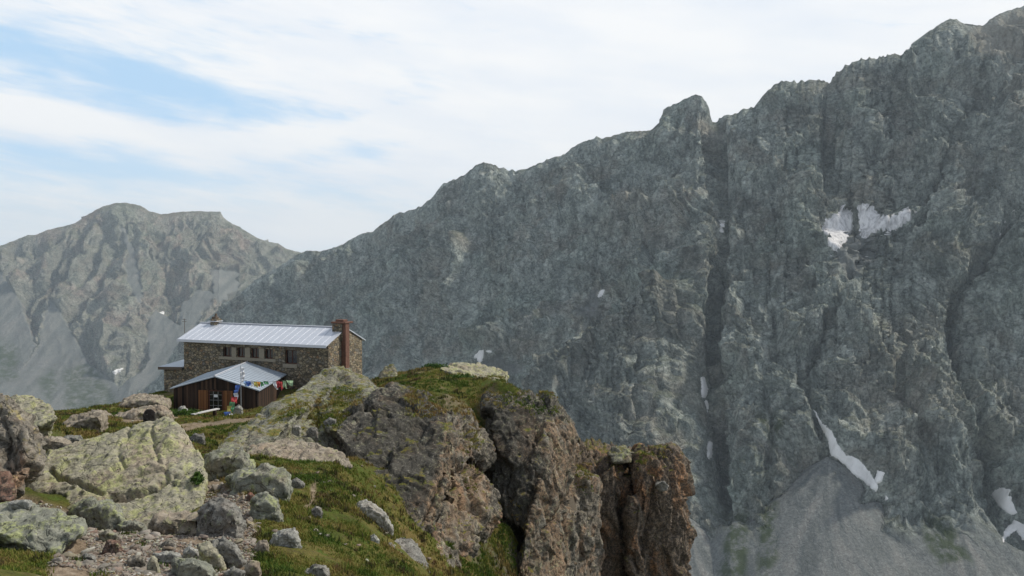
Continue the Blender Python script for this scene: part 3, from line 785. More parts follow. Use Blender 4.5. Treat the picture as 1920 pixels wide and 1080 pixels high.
gx = np.linspace(-700, 2500, 620)
gd = np.concatenate([np.linspace(-4, 5.5, 24)[:-1], np.exp(np.linspace(math.log(5.5), math.log(150), 560))])
X_ = ((gx - 960) / F)[None, :] * np.maximum(gd, 5)[:, None] * np.ones((len(gd), 1)); Y_ = gd[:, None] + 0 * gx[None, :]
Z_ = ground_z(X_, Y_)
GRAVEL = [(20, 930), (70, 945), (150, 975), (200, 990), (262, 985), (330, 1000), (382, 1010), (388, 930), (400, 900), (440, 930), (475, 945), (475, 1000), (455, 1080), (440, 1130), (60, 1130), (105, 1050)]
GRAVEL2 = [(385, 905), (450, 935), (475, 960), (470, 1030), (430, 1060), (400, 1010)]
PATHS = [([(300, 822), (340, 808), (375, 799), (430, 790), (470, 788), (500, 786)], 4.0), ([(330, 800), (365, 795), (395, 797)], 3.0), ([(230, 790), (280, 785), (330, 782)], 4.5), ([(590, 905), (588, 930), (575, 950)], 4)]
gpx, gpy = proj(np.stack([X_, Y_, Z_], -1))
Q = np.stack([X_.ravel(), Y_.ravel(), Z_.ravel() * 0], -1)
wb = 12 * perlin(Q / 1.1, 211).reshape(X_.shape) * np.clip(20 / np.maximum(Y_, 5), .1, 1.3)
bare = np.zeros(X_.shape)
front = Y_ > 9
bare = np.maximum(bare, softpoly(gpx + wb, gpy + wb, GRAVEL, 16) * front)
for pl, w in PATHS:
    bare = np.maximum(bare, front * sstep(1.6, .7, polydist(gpx + wb * .3, gpy + wb * .15, pl) / w) * .9)
bare = np.maximum(bare, sstep(.28, .5, fbm(Q / 2.2, 3, 215).reshape(X_.shape)) * .55 * sstep(30, 45, Y_))
GV = np.stack([X_, Y_, Z_], -1)
ground = npmesh('ground', GV.reshape(-1, 3), grid_quads(*X_.shape)[:, ::-1], M['ground'], True, None, {'bare': bare})
tag(ground, 'grassy alpine shoulder with bare earth around the boulders', 'ground', kind='structure')
bareI = bare; 
print('ground', round(time.time() - T0, 1))

# ================================================================== ROCKS
ROCKS = []
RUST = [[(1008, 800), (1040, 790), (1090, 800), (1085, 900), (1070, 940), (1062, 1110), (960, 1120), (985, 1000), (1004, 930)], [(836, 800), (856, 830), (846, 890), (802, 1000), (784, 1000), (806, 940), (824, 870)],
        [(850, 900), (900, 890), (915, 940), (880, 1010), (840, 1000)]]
SHADE_LICHEN = [[(715, 752), (790, 738), (828, 790), (822, 870), (792, 960), (745, 925), (700, 860), (668, 815)], [(912, 765), (1005, 770), (1005, 900), (985, 985), (925, 960)]]  # black lichen laid thicker on the shaded crag faces, painting in their shade
def rock(name, label, cat, hulls, voxel, mat, amp=.12, freq=1.0, group=None, aniso=(1, 1, 1), grooves=(), seed=0, fac=.16, fine=.03):
    """union of convex hulls -> even voxel skin -> broken, fissured surface"""
    bm = bmesh.new()
    for hl in hulls:
        b2 = bmesh.new()
        for p in hl: b2.verts.new(Vector(p))
        r = bmesh.ops.convex_hull(b2, input=b2.verts[:])
        for g in r['geom_interior'] + r['geom_unused']:
            if isinstance(g, bmesh.types.BMVert) and g.is_valid: b2.verts.remove(g)
        bmesh.ops.recalc_face_normals(b2, faces=b2.faces[:])
        me = bpy.data.meshes.new('tmp'); b2.to_mesh(me); b2.free(); bm.from_mesh(me); bpy.data.meshes.remove(me)
    me = bpy.data.meshes.new('tmp'); bm.to_mesh(me); bm.free()
    o = bpy.data.objects.new('tmp', me); col.objects.link(o)
    md = o.modifiers.new('r', 'REMESH'); md.mode = 'VOXEL'; md.voxel_size = voxel
    sm = o.modifiers.new('s', 'SMOOTH'); sm.factor = .5; sm.iterations = 1
    dg = bpy.context.evaluated_depsgraph_get(); ev = o.evaluated_get(dg); m2 = bpy.data.meshes.new_from_object(ev)
    bpy.data.objects.remove(o); bpy.data.meshes.remove(me)
    n = len(m2.vertices)
    V = np.zeros(n * 3, np.float32); m2.vertices.foreach_get('co', V); V = V.reshape(-1, 3).astype(float)
    Nv = np.zeros(n * 3, np.float32); m2.vertices.foreach_get('normal', Nv); Nv = Nv.reshape(-1, 3)
    an = np.array(aniso, float)
    size = (V.max(0) - V.min(0)).max()
    Wp = V + .25 * np.stack([perlin(V * freq * .9 + 7 * i, 300 + seed + i) for i in range(3)], -1) / freq
    L = freq
    f1, e1 = facet(Wp * L * an + seed * 1.7, 310 + seed)
    f2, e2 = facet(Wp * L * 2.7 * an + seed * .7, 320 + seed)
    f3, e3 = facet(Wp * L * 6.8 * an + seed * .3, 325 + seed)
    d = fac / freq * (f1 * .8 + f2 * .36 + f3 * .2)
    d = d - amp * .22 * np.exp(-(e2 / .07) ** 2) * sstep(-.1, .3, perlin(V * L * 1.3, 335 + seed))
    d = d - amp * .8 * np.exp(-(e1 / .07) ** 2) * sstep(-.1, .35, perlin(V * L * .7, 330 + seed))
    d = d + amp * (1.1 * fbm(Wp * L * .8 * an, 4, 340 + seed, .55) + .55 * (ridged(Wp * L * 2.2 * an, 3, 350 + seed) - .8))
    d = d + fine * fbm(V * 7.0 / max(1, voxel / .05), 3, 360 + seed, .6)
    if grooves:
        qx, qy = proj(V)
        facing = Nv[:, 1] < .35
        jig = 5 * perlin(V * 3.0, 371) + 3 * perlin(V * 8.0, 372)
        for pl, w, dep in grooves:
            d = d - dep * np.exp(-(polydist(qx + jig, qy + jig, pl) / w) ** 2) * facing
    V = V + Nv * d[:, None]
    m2.vertices.foreach_set('co', V.astype(np.float32).ravel()); m2.update()
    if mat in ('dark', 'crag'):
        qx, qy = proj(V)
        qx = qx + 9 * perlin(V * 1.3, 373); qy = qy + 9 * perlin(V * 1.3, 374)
        for an_, polys in (('rust', RUST), ('shade_lichen', SHADE_LICHEN)):
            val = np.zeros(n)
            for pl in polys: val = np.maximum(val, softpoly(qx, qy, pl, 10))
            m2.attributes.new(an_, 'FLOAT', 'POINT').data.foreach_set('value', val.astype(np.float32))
    m2.name = name
    for p in m2.polygons: p.use_smooth = True
    m2.materials.clear(); m2.materials.append(M[mat])
    o = link(bpy.data.objects.new(name, m2))
    tag(o, label, cat, group)
    ROCKS.append(o)
    return o
def pts(*l): return [at(*p) for p in l]

# the big lichen boulder in the middle of the foreground
rock('boulder', 'huge yellow green lichen boulder with a long dark crack, largest in the foreground', 'boulder',
     [pts((40, 925, 20.6), (140, 955, 20), (250, 996, 18.8), (335, 988, 18.9), (380, 972, 19.4), (388, 905, 20.8), (384, 858, 21.6), (346, 820, 22.4), (318, 788, 23), (294, 781, 23.2), (268, 790, 23.4), (240, 807, 23.4), (190, 836, 23), (130, 838, 22.6), (80, 855, 22),
          (30, 905, 21.4), (330, 930, 25.5), (200, 880, 26), (80, 880, 25), (300, 850, 25.5), (300, 1050, 19.5), (370, 1030, 20), (150, 1020, 20.5))],
     .04, 'lichen', .05, .6, fac=.07, seed=1,
     grooves=(([(205, 932), (245, 926), (290, 915), (312, 898)], 5, .34), ([(312, 898), (340, 895), (380, 880)], 3.5, .16), ([(95, 880), (108, 897), (150, 908), (190, 925)], 3.5, .2), ([(120, 930), (60, 932)], 4, .28), ([(285, 790), (290, 840), (300, 870)], 3, .1), ([(245, 800), (220, 850), (235, 880)], 3, .1)))
rock('boulder', 'tall cracked grey and ochre rock at the left edge, behind the pale boulder', 'boulder',
     [pts((-90, 750, 19), (0, 752, 19), (22, 772, 18.6), (44, 798, 18.4), (70, 806, 19), (72, 850, 18.8), (55, 890, 18), (25, 930, 17.6), (-90, 940, 17), (-90, 760, 22), (40, 800, 21.5), (50, 900, 21), (-90, 900, 22))],
     .045, 'ochre', .1, .9, fac=.24, seed=2, grooves=(([(0, 780), (20, 820), (18, 870)], 4, .16), ([(40, 800), (30, 850), (45, 900)], 4, .12)))
rock('boulder', 'low reddish brown rock at the left edge, wedged above the pale boulder', 'boulder',
     [pts((-60, 890, 17.2), (8, 893, 17), (26, 912, 16.8), (22, 938, 16.5), (-60, 948, 16.3), (-60, 930, 18.5), (20, 925, 18.3), (-60, 890, 18.5))], .04, 'red', .05, 1.6, seed=3)
rock('boulder', 'rounded lichen covered rock on the skyline at the left, beyond the ochre rock', 'boulder',
     [pts((4, 760, 31), (30, 747, 31.5), (62, 748, 31.5), (88, 757, 31), (106, 772, 30.5), (104, 785, 30), (70, 798, 29.5), (10, 800, 29.5), (20, 760, 34), (90, 775, 34), (50, 750, 33.5), (90, 830, 31), (10, 830, 31))], .05, 'lichen', .08, .9, seed=4)
rock('boulder', 'pale grey green angular boulder at the lower left corner', 'boulder',
     [pts((-70, 955, 15.6), (0, 944, 15.8), (58, 938, 15.8), (104, 958, 15.4), (155, 986, 15), (150, 1002, 14.6), (112, 1040, 14.3), (70, 1042, 14.2), (10, 1000, 14.4), (-70, 985, 14.6), (-60, 960, 17.4), (60, 950, 17.6), (140, 990, 16.5), (60, 1060, 15.5), (-60, 1040, 16))],
     .035, 'green', .05, 1.1, fac=.13, seed=5, grooves=(([(110, 990), (145, 1000)], 2.5, .06),))
# the whaleback in front of the hut
rock('rock_outcrop', 'long grey green whaleback outcrop rising to the right in front of the hut', 'rock outcrop',
     [pts((388, 846, 30), (420, 868, 29), (470, 870, 29), (430, 815, 33), (485, 778, 37), (540, 738, 42), (580, 760, 36), (470, 830, 31), (500, 900, 32), (560, 800, 46), (420, 880, 36)),
      pts((480, 782, 37), (542, 737, 42), (592, 704, 45), (632, 687, 47), (655, 686, 47.5), (688, 703, 47), (702, 722, 46), (700, 760, 40), (640, 790, 37), (560, 800, 35.5), (640, 760, 52), (700, 740, 51), (560, 860, 42), (690, 850, 44)),
      pts((600, 740, 40), (660, 715, 42), (705, 722, 42), (720, 760, 37), (640, 812, 34), (600, 800, 35), (690, 860, 38)),
      pts((470, 838, 32), (520, 815, 34), (600, 800, 36), (650, 800, 36), (650, 860, 35), (560, 845, 33.5), (480, 865, 32), (560, 760, 42), (650, 760, 42), (650, 900, 42), (480, 900, 36))],
     .075, 'dome', .1, .34, fac=.11, seed=6, aniso=(1, 1, 1.3), grooves=(([(500, 775), (470, 800), (440, 850)], 4, .16), ([(640, 700), (600, 760), (560, 790)], 5, .15)))
rock('rock_slab', 'pinkish bare slab under the whaleback outcrop, above the green slope', 'rock slab',
     [pts((455, 868, 28.5), (470, 838, 30.5), (520, 822, 31.6), (562, 826, 31.5), (600, 832, 31.4), (640, 850, 30.5), (662, 876, 29.4), (600, 882, 28.8), (520, 880, 28.4), (560, 850, 34), (480, 870, 33), (640, 880, 33), (560, 920, 30))],
     .05, 'pink', .07, .8, fac=.15, seed=7, grooves=(([(560, 830), (540, 850), (500, 870)], 3, .07),))
# the dark-faced crag
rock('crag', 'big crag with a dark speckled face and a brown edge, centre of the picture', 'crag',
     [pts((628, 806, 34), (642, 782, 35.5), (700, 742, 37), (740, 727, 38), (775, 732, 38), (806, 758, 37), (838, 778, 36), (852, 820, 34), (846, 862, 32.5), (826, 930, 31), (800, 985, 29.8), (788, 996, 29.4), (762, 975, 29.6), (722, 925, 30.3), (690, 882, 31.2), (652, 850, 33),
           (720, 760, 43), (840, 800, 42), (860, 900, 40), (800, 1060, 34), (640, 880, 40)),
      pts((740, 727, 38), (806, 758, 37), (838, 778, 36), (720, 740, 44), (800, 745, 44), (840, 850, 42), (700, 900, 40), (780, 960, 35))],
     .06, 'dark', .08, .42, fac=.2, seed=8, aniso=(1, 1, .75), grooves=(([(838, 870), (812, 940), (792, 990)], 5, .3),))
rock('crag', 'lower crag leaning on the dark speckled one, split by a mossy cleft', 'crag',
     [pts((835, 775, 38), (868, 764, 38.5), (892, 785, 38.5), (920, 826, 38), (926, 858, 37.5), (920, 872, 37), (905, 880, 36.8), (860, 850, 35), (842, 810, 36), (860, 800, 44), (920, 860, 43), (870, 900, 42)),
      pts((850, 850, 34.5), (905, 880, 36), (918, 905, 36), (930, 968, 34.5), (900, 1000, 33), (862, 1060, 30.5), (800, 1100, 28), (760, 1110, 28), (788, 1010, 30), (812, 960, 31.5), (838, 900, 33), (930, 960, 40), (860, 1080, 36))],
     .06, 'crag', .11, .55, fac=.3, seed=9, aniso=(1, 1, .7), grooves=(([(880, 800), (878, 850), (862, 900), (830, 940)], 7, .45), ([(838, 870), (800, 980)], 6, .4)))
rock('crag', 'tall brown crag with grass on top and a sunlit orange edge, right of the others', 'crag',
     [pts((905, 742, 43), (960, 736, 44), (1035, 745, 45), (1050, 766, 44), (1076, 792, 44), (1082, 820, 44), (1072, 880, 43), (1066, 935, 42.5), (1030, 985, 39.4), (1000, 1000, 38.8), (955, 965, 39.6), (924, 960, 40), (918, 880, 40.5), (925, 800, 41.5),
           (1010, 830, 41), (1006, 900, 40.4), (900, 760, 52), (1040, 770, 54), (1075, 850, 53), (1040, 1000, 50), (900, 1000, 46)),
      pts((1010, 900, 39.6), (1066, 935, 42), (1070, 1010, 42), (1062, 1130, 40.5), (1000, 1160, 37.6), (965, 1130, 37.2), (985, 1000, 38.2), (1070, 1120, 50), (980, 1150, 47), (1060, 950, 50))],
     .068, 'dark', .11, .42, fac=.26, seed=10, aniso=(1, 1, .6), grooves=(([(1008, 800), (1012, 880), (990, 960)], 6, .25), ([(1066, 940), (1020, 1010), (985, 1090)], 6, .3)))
rock('rock_pillar', 'left one of two orange brown rock pillars beside the drop, with a dark hollow', 'rock pillar',
     [pts((1040, 905, 50), (1080, 850, 53), (1120, 845, 54), (1158, 842, 54), (1192, 852, 54), (1198, 900, 53.5), (1192, 960, 53), (1186, 1030, 52), (1184, 1120, 52), (1100, 1160, 50), (1060, 1140, 50), (1070, 1000, 50), (1120, 900, 50), (1170, 890, 51),
           (1100, 860, 62), (1190, 870, 63), (1190, 1130, 60), (1080, 1150, 58))],
     .072, 'cliff', .16, .4, fac=.4, seed=11, aniso=(1.3, 1.3, .38), grooves=(([(1120, 860), (1128, 930), (1110, 1000), (1090, 1090)], 10, .6), ([(1192, 860), (1188, 960), (1178, 1080)], 6, .5)))
rock('rock_pillar', 'right one of two orange brown rock pillars, standing free against the grey wall', 'rock pillar',
     [pts((1194, 870, 51), (1204, 850, 52.5), (1236, 846, 53), (1258, 850, 52.5), (1268, 885, 52), (1280, 940, 51.5), (1290, 1000, 51), (1282, 1060, 50.5), (1276, 1130, 50), (1180, 1150, 49), (1184, 1050, 49.5), (1190, 960, 50), (1230, 900, 50),
           (1210, 855, 59), (1262, 870, 59), (1284, 1000, 58), (1275, 1140, 57), (1190, 1140, 57))],
     .072, 'cliff', .16, .42, fac=.4, seed=12, aniso=(1.3, 1.3, .36), grooves=(([(1222, 920), (1215, 1000), (1225, 1090)], 7, .4), ([(1262, 930), (1258, 1000)], 5, .3)))
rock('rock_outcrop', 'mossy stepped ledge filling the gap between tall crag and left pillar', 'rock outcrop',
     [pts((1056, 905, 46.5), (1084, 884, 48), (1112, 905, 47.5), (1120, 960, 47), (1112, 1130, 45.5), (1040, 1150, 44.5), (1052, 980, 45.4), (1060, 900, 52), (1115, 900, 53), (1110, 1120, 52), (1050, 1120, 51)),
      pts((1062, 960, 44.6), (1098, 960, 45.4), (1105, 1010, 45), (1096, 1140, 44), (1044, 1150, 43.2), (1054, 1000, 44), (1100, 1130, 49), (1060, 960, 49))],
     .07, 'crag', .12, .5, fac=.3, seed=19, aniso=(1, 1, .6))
rock('rock', 'pale overhanging block stuck on the face of the right rock pillar', 'rock',
     [pts((1226, 908, 49.2), (1244, 903, 49), (1256, 910, 49.2), (1250, 922, 49.2), (1234, 922, 49.2), (1240, 905, 51.5), (1240, 920, 51.5))], .07, 'grey', .06, 1.2, seed=13)
rock('rock', 'grey block crowning the left orange brown pillar', 'rock',
     [pts((1140, 852, 51.5), (1150, 838, 52), (1176, 838, 52), (1190, 850, 52), (1184, 868, 51.2), (1148, 868, 51.2), (1150, 845, 55), (1186, 850, 55))], .08, 'dome', .1, .8, seed=14)
rock('rock_outcrop', 'mossy speckled rock below the dark crag at the bottom edge', 'rock outcrop',
     [pts((716, 1032, 20.5), (742, 1008, 21.4), (775, 1014, 21.6), (792, 1040, 21.2), (812, 1100, 20), (720, 1110, 19), (714, 1080, 19.4), (760, 1020, 24.5), (800, 1080, 23))], .045, 'grey', .08, .9, fac=.16, seed=15)
rock('rock_outcrop', 'flat lichen rock on the grassy top, on the skyline left of the grey wall snow', 'rock outcrop',
     [pts((822, 690, 50.5), (845, 679, 52.5), (890, 681, 53), (930, 687, 52.5), (952, 703, 51), (950, 715, 49.5), (925, 728, 48), (890, 716, 48.4), (850, 702, 49), (880, 690, 56), (940, 700, 55), (890, 740, 50))], .065, 'lichen', .1, .7, seed=16)
rock('rock', 'small pointed rock on the skyline between hut and grassy top', 'rock',
     [pts((708, 705, 51), (722, 686, 51.5), (736, 684, 51.5), (745, 700, 51.2), (744, 708, 50.5), (712, 710, 50.5), (728, 690, 53.5), (740, 705, 53.5), (728, 725, 52))], .06, 'dome', .07, 1.0, seed=17)
rock('rock', 'black rounded stone peeping over the top of the huge lichen boulder', 'rock',
     [pts((269, 794, 25.4), (268, 777, 25.5), (274, 768, 25.6), (284, 767, 25.6), (291, 773, 25.6), (290, 782, 25.5), (280, 800, 25.3), (272, 770, 26), (288, 772, 26), (288, 800, 26), (272, 815, 26))], .025, 'black', .015, 2.5, fac=.05, fine=.005, seed=18)
print('main rocks', round(time.time() - T0, 1))

def boulder(poly, label, mat, depth=.8, base=None, name='boulder', cat='boulder', seed=0, vox=None, amp=None, group=None, sink=.35):
    """free-lying rock: its outline stands where its foot meets the ground"""
    a = np.array(poly, float)
    px0, px1, py1 = a[:, 0].min(), a[:, 0].max(), a[:, 1].max()
    cx, cy = a[:, 0].mean(), a[:, 1].mean()
    d = base if base else hit_ground(cx, py1 - .12 * (py1 - a[:, 1].min()))
    w = (px1 - px0) / F * d
    th = w * depth
    H = (py1 - a[:, 1].min())
    lower = sstep(cy - .2 * H, py1, a[:, 1])
    ring0 = [at(cx + (x - cx) * .74, cy + (y - cy) * .66 + .06 * H, d + .02 * th) for x, y in poly]
    ring1 = [at(x, y, d + th * (.42 - .22 * l)) for (x, y), l in zip(poly, lower)]
    ring2 = [at(cx + (x - cx) * .8, cy + (y - cy) * .7, d + th * .98) for x, y in poly]
    foot = [at(cx + (x - cx) * .8, py1 + H * sink * .5, d + th * k) for x in (px0, px1) for k in (.25, .85)]
    v = vox or max(.018, min(.06, w / 34))
    return rock(name, label, cat, [ring0 + ring1 + ring2 + foot], v, mat, amp or w * .035, 1.9 / max(w, .2), group, (1, 1, 1), (), 30 + seed, .17, w * .012)

def bvh_of(objs):
    V, Fc, n = [], [], 0
    for o in objs:
        me = o.data; k = len(me.vertices)
        a = np.zeros(k * 3, np.float32); me.vertices.foreach_get('co', a)
        l = np.zeros(len(me.loops), np.int32); me.loops.foreach_get('vertex_index', l)
        V.append(a.reshape(-1, 3)); Fc.append(l.reshape(-1, 4) + n); n += k
    return BVHTree.FromPolygons(np.concatenate(V).tolist(), np.concatenate(Fc).tolist())
BIGB = bvh_of([o for o in ROCKS if len(o.data.polygons) * 4 == len(o.data.loops)])
def hit_rock(pl):
    a = np.array(pl, float)
    p = at(a[:, 0].mean(), a[:, 1].max() - 3, 10.0)
    r = BIGB.ray_cast(Vector((0, 0, 0)), Vector(p).normalized())
    return r[0].y if r[0] is not None else None

BL = [
 ([(140, 962), (165, 946), (205, 945), (232, 968), (236, 990), (205, 996), (160, 980)], 'small lichen rock between the pale corner boulder and the huge lichen boulder', 'green'),
 ([(222, 985), (245, 980), (270, 985), (276, 1003), (250, 1008), (224, 1002)], 'low mossy stone at the foot of the huge lichen boulder, top of the gravel', 'green'),
 ([(285, 990), (296, 972), (345, 965), (372, 972), (382, 998), (376, 1014), (330, 1010)], 'pinkish grey rock with a dark hollow below, under the huge lichen boulder', 'pink'),
 ([(374, 968), (388, 948), (420, 943), (440, 958), (452, 988), (448, 1024), (420, 1028), (390, 1012), (378, 990)], 'squarish grey speckled boulder on the gravel right of the huge lichen boulder', 'grey'),
 ([(396, 1022), (420, 1014), (442, 1030), (458, 1058), (444, 1074), (410, 1052)], 'oblong grey boulder sloping to the right, below the squarish grey boulder', 'grey'),
 ([(374, 1028), (392, 1022), (415, 1045), (422, 1068), (408, 1074), (384, 1052)], 'narrow yellow green lichen slab beside the oblong grey boulder', 'lichen'),
 ([(330, 1058), (362, 1050), (392, 1062), (402, 1085), (345, 1095), (326, 1080)], 'lichen grey stone cut by the bottom edge below the lichen slab', 'green'),
 ([(291, 1040), (318, 1036), (336, 1042), (332, 1056), (300, 1058)], 'flat whitish slab lying in the middle of the gravel', 'pale'),
 ([(276, 1062), (284, 1046), (294, 1052), (299, 1072), (292, 1084), (278, 1080)], 'upright yellowish stone standing in the gravel near the bottom edge', 'lichen'),
 ([(384, 878), (394, 856), (430, 848), (462, 858), (466, 880), (450, 900), (420, 910), (394, 898)], 'dark blue grey boulder with lichen top, right of the huge lichen boulder', 'green'),
 ([(432, 902), (458, 886), (500, 882), (536, 898), (547, 920), (522, 942), (482, 936), (446, 922)], 'broad lichen grey boulder, widest of the cluster at the edge of the green slope', 'green'),
 ([(540, 906), (556, 899), (570, 910), (566, 922), (546, 924)], 'small dark stone at the right end of the broad lichen grey boulder', 'grey'),
 ([(472, 962), (478, 942), (498, 934), (518, 944), (528, 975), (522, 992), (488, 996), (474, 982)], 'rounded egg shaped grey boulder below the broad lichen one', 'green'),
 ([(508, 1030), (514, 1004), (534, 998), (556, 1002), (561, 1028), (548, 1040), (520, 1040)], 'whitish angular boulder on the grass below the egg shaped boulder', 'pale'),
 ([(478, 1030), (486, 1018), (500, 1017), (504, 1036), (494, 1048), (480, 1044)], 'small pinkish grey stone left of the whitish angular boulder', 'pink'),
 ([(460, 1066), (468, 1056), (484, 1058), (490, 1074), (480, 1090), (462, 1088)], 'small ochre stone cut by the bottom edge, right of the oblong grey boulder', 'pink'),
 ([(574, 1076), (588, 1062), (608, 1062), (616, 1080), (604, 1094), (576, 1094)], 'grey stone on the grass cut by the bottom edge, below the whitish boulder', 'grey'),
 ([(664, 966), (676, 947), (692, 945), (706, 955), (720, 966), (700, 978), (676, 974)], 'left piece of the broken white rock pair in the grass under the dark crag', 'pale'),
 ([(706, 976), (720, 968), (732, 982), (736, 996), (716, 1000), (708, 990)], 'right piece of the broken white rock pair in the grass under the dark crag', 'pale'),
 ([(692, 1012), (702, 1004), (711, 1014), (706, 1024), (694, 1024)], 'small pale stone in the grass just below the broken white pair', 'pale'),
 ([(584, 958), (592, 950), (602, 954), (604, 966), (594, 970), (585, 966)], 'small grey stone in the grass at the end of the bare earth streak', 'grey'),
 ([(540, 806), (548, 799), (562, 800), (564, 812), (552, 818), (541, 815)], 'small white stone among heather on the whaleback', 'pale'),
 ([(576, 812), (584, 803), (594, 805), (596, 818), (586, 826), (577, 822)], 'small grey stone among heather on the whaleback, right of the white one', 'grey'),
 ([(608, 792), (618, 786), (630, 788), (628, 798), (612, 800)], 'pale grey stone near the top of the heather patch on the whaleback', 'grey'),
 ([(332, 776), (338, 765), (346, 763), (355, 776), (350, 782), (334, 782)], 'pale pointed stone in front of the plank shed, left of the bench', 'pale'),
 ([(438, 776), (441, 765), (448, 762), (454, 768), (454, 784), (440, 784)], 'upright light stone beside the coloured flags in front of the shed', 'pale'),
 ([(222, 768), (236, 752), (262, 748), (288, 750), (312, 756), (316, 766), (280, 772), (236, 774)], 'flat tan rock hump on the meadow edge left of the stone hut', 'pink'),
 ([(210, 792), (222, 780), (260, 772), (300, 768), (318, 776), (300, 788), (250, 796)], 'long low grey tan slab on the meadow behind the black stone', 'pink'),
 ([(108, 808), (140, 790), (170, 778), (190, 776), (196, 786), (165, 800), (130, 814)], 'long tan rock rib across the meadow left of the black stone', 'pink'),
 ([(158, 784), (176, 772), (198, 772), (206, 780), (190, 788)], 'low tan rock at the upper end of the long rock rib', 'pink'),
 ([(112, 826), (126, 818), (150, 820), (156, 832), (140, 842), (116, 838)], 'speckled dark grey stone at the lower end of the long rock rib', 'grey'),
 ([(70, 834), (90, 822), (120, 826), (132, 838), (110, 856), (76, 854)], 'ochre lichen stone between the ochre rock and the huge lichen boulder', 'pink'),
 ([(356, 826), (366, 815), (380, 816), (384, 828), (372, 834), (358, 834)], 'small grey stone on the meadow just behind the huge lichen boulder', 'grey'),
 ([(20, 945), (44, 938), (58, 942), (54, 956), (26, 956)], 'small grey white stone on the back of the pale corner boulder', 'pale'),
 ([(940, 752), (954, 742), (966, 746), (970, 756), (952, 760)], 'pale flat stone at the grassy lip of the tall brown crag', 'pale'),
 ([(442, 940), (455, 930), (468, 938), (463, 952), (446, 951)], 'flat tan slab wedged above the rubble between squarish and egg shaped boulders', 'pink'),
 ([(460, 938), (468, 925), (478, 932), (476, 948), (464, 950)], 'small upright brown stone touching the egg shaped boulder', 'red'),
 ([(452, 988), (462, 976), (474, 984), (472, 1000), (456, 1002)], 'rounded pinkish stone between squarish and egg shaped boulders, low down', 'ochre'),
 ([(192, 1036), (203, 1016), (222, 1018), (228, 1036), (208, 1047)], 'reddish brown broken stone alone in the left part of the gravel', 'red'),
 ([(238, 1052), (254, 1042), (270, 1050), (266, 1066), (244, 1067)], 'low brown grey stone in the gravel left of the upright yellowish stone', 'ochre'),
 ([(148, 1048), (164, 1040), (180, 1048), (174, 1062), (152, 1062)], 'grey stone at the lower left end of the gravel, beside the pale corner boulder', 'grey'),
 ([(302, 1024), (314, 1013), (330, 1018), (328, 1032), (306, 1034)], 'brownish stone just above the flat whitish slab', 'ochre'),
 ([(344, 1036), (356, 1026), (372, 1034), (368, 1048), (348, 1050)], 'light grey stone left of the narrow lichen slab', 'pale'),
 ([(186, 1002), (204, 996), (220, 1004), (214, 1018), (190, 1018)], 'small grey green stone just below the lichen rock by the corner boulder', 'green'),
 ([(422, 1076), (438, 1066), (456, 1074), (450, 1092), (424, 1092)], 'dark grey stone cut by the bottom edge under the oblong grey boulder', 'grey'),
 ([(958, 1010), (972, 1000), (986, 1012), (984, 1030), (966, 1034)], 'grey stone in the green gully between the two crags', 'grey'),
]
for i, (pl, lb, mt) in enumerate(BL):
    mx_, my_ = sum(p[0] for p in pl) / len(pl), max(p[1] for p in pl)
    pl = [(mx_ + (p[0] - mx_) * 1.13, my_ + (p[1] - my_) * 1.16) for p in pl]
    w_ = max(p[0] for p in pl) - min(p[0] for p in pl)
    small = w_ < 40
    bd = None
    if i in (21, 22, 23, 33):
        bd = hit_rock(pl) or None
    boulder(pl, lb, mt, .85 if not (26 <= i <= 29) else 1.3, bd, 'stone' if small else 'boulder', 'stone' if small else 'boulder', i)
print('boulders', round(time.time() - T0, 1))

# ================================================================== GRASS, GRAVEL, SHRUBS
BV = bvh_of(ROCKS)
GV_ok = [o.name for o in ROCKS if o['category'] in ('crag', 'rock outcrop', 'rock pillar')]
MOSSY = bvh_of([o for o in ROCKS if o['category'] in ('crag', 'rock outcrop', 'rock pillar') and 'speckled rock below' not in o['label']])

def tufts(name, P0, size, nb, width, mat, lean=.55, tints=None, seed=0):
    r = np.random.default_rng(100 + seed)
    n = len(P0)
    k = n * nb
    base = np.repeat(P0, nb, 0); sz = np.repeat(size, nb) * r.uniform(.55, 1.15, k); wd = np.repeat(width, nb) * r.uniform(.7, 1.3, k)
    ang = r.uniform(0, 2 * np.pi, k); ln = r.uniform(.1, 1, k) * lean * sz
    off = r.normal(0, 1, (k, 2)) * (np.repeat(size, nb) * .45)[:, None]
    b = base.copy(); b[:, :2] += off; b[:, 2] -= .04
    side = np.stack([-np.sin(ang + r.uniform(-.6, .6, k)), np.cos(ang), 0 * ang], -1) * wd[:, None] * .5
    dr = np.stack([np.cos(ang), np.sin(ang), 0 * ang], -1)
    mid = b + dr * (ln * .35)[:, None]; mid[:, 2] += sz * .6
    tip = b + dr * ln[:, None]; tip[:, 2] += sz * .95
    V = np.stack([b - side, b + side, mid + side * .7, mid - side * .7, tip], 1).reshape(-1, 3)
    i = np.arange(k) * 5
    T = np.concatenate([np.stack([i, i + 1, i + 2], -1), np.stack([i, i + 2, i + 3], -1), np.stack([i + 3, i + 2, i + 4], -1)])
    t = np.repeat(np.repeat(tints if tints is not None else r.uniform(0, 1, n), nb) + r.uniform(-.15, .15, k), 5)
    return npmesh(name, V, T, mat, False, None, {'tint': t})

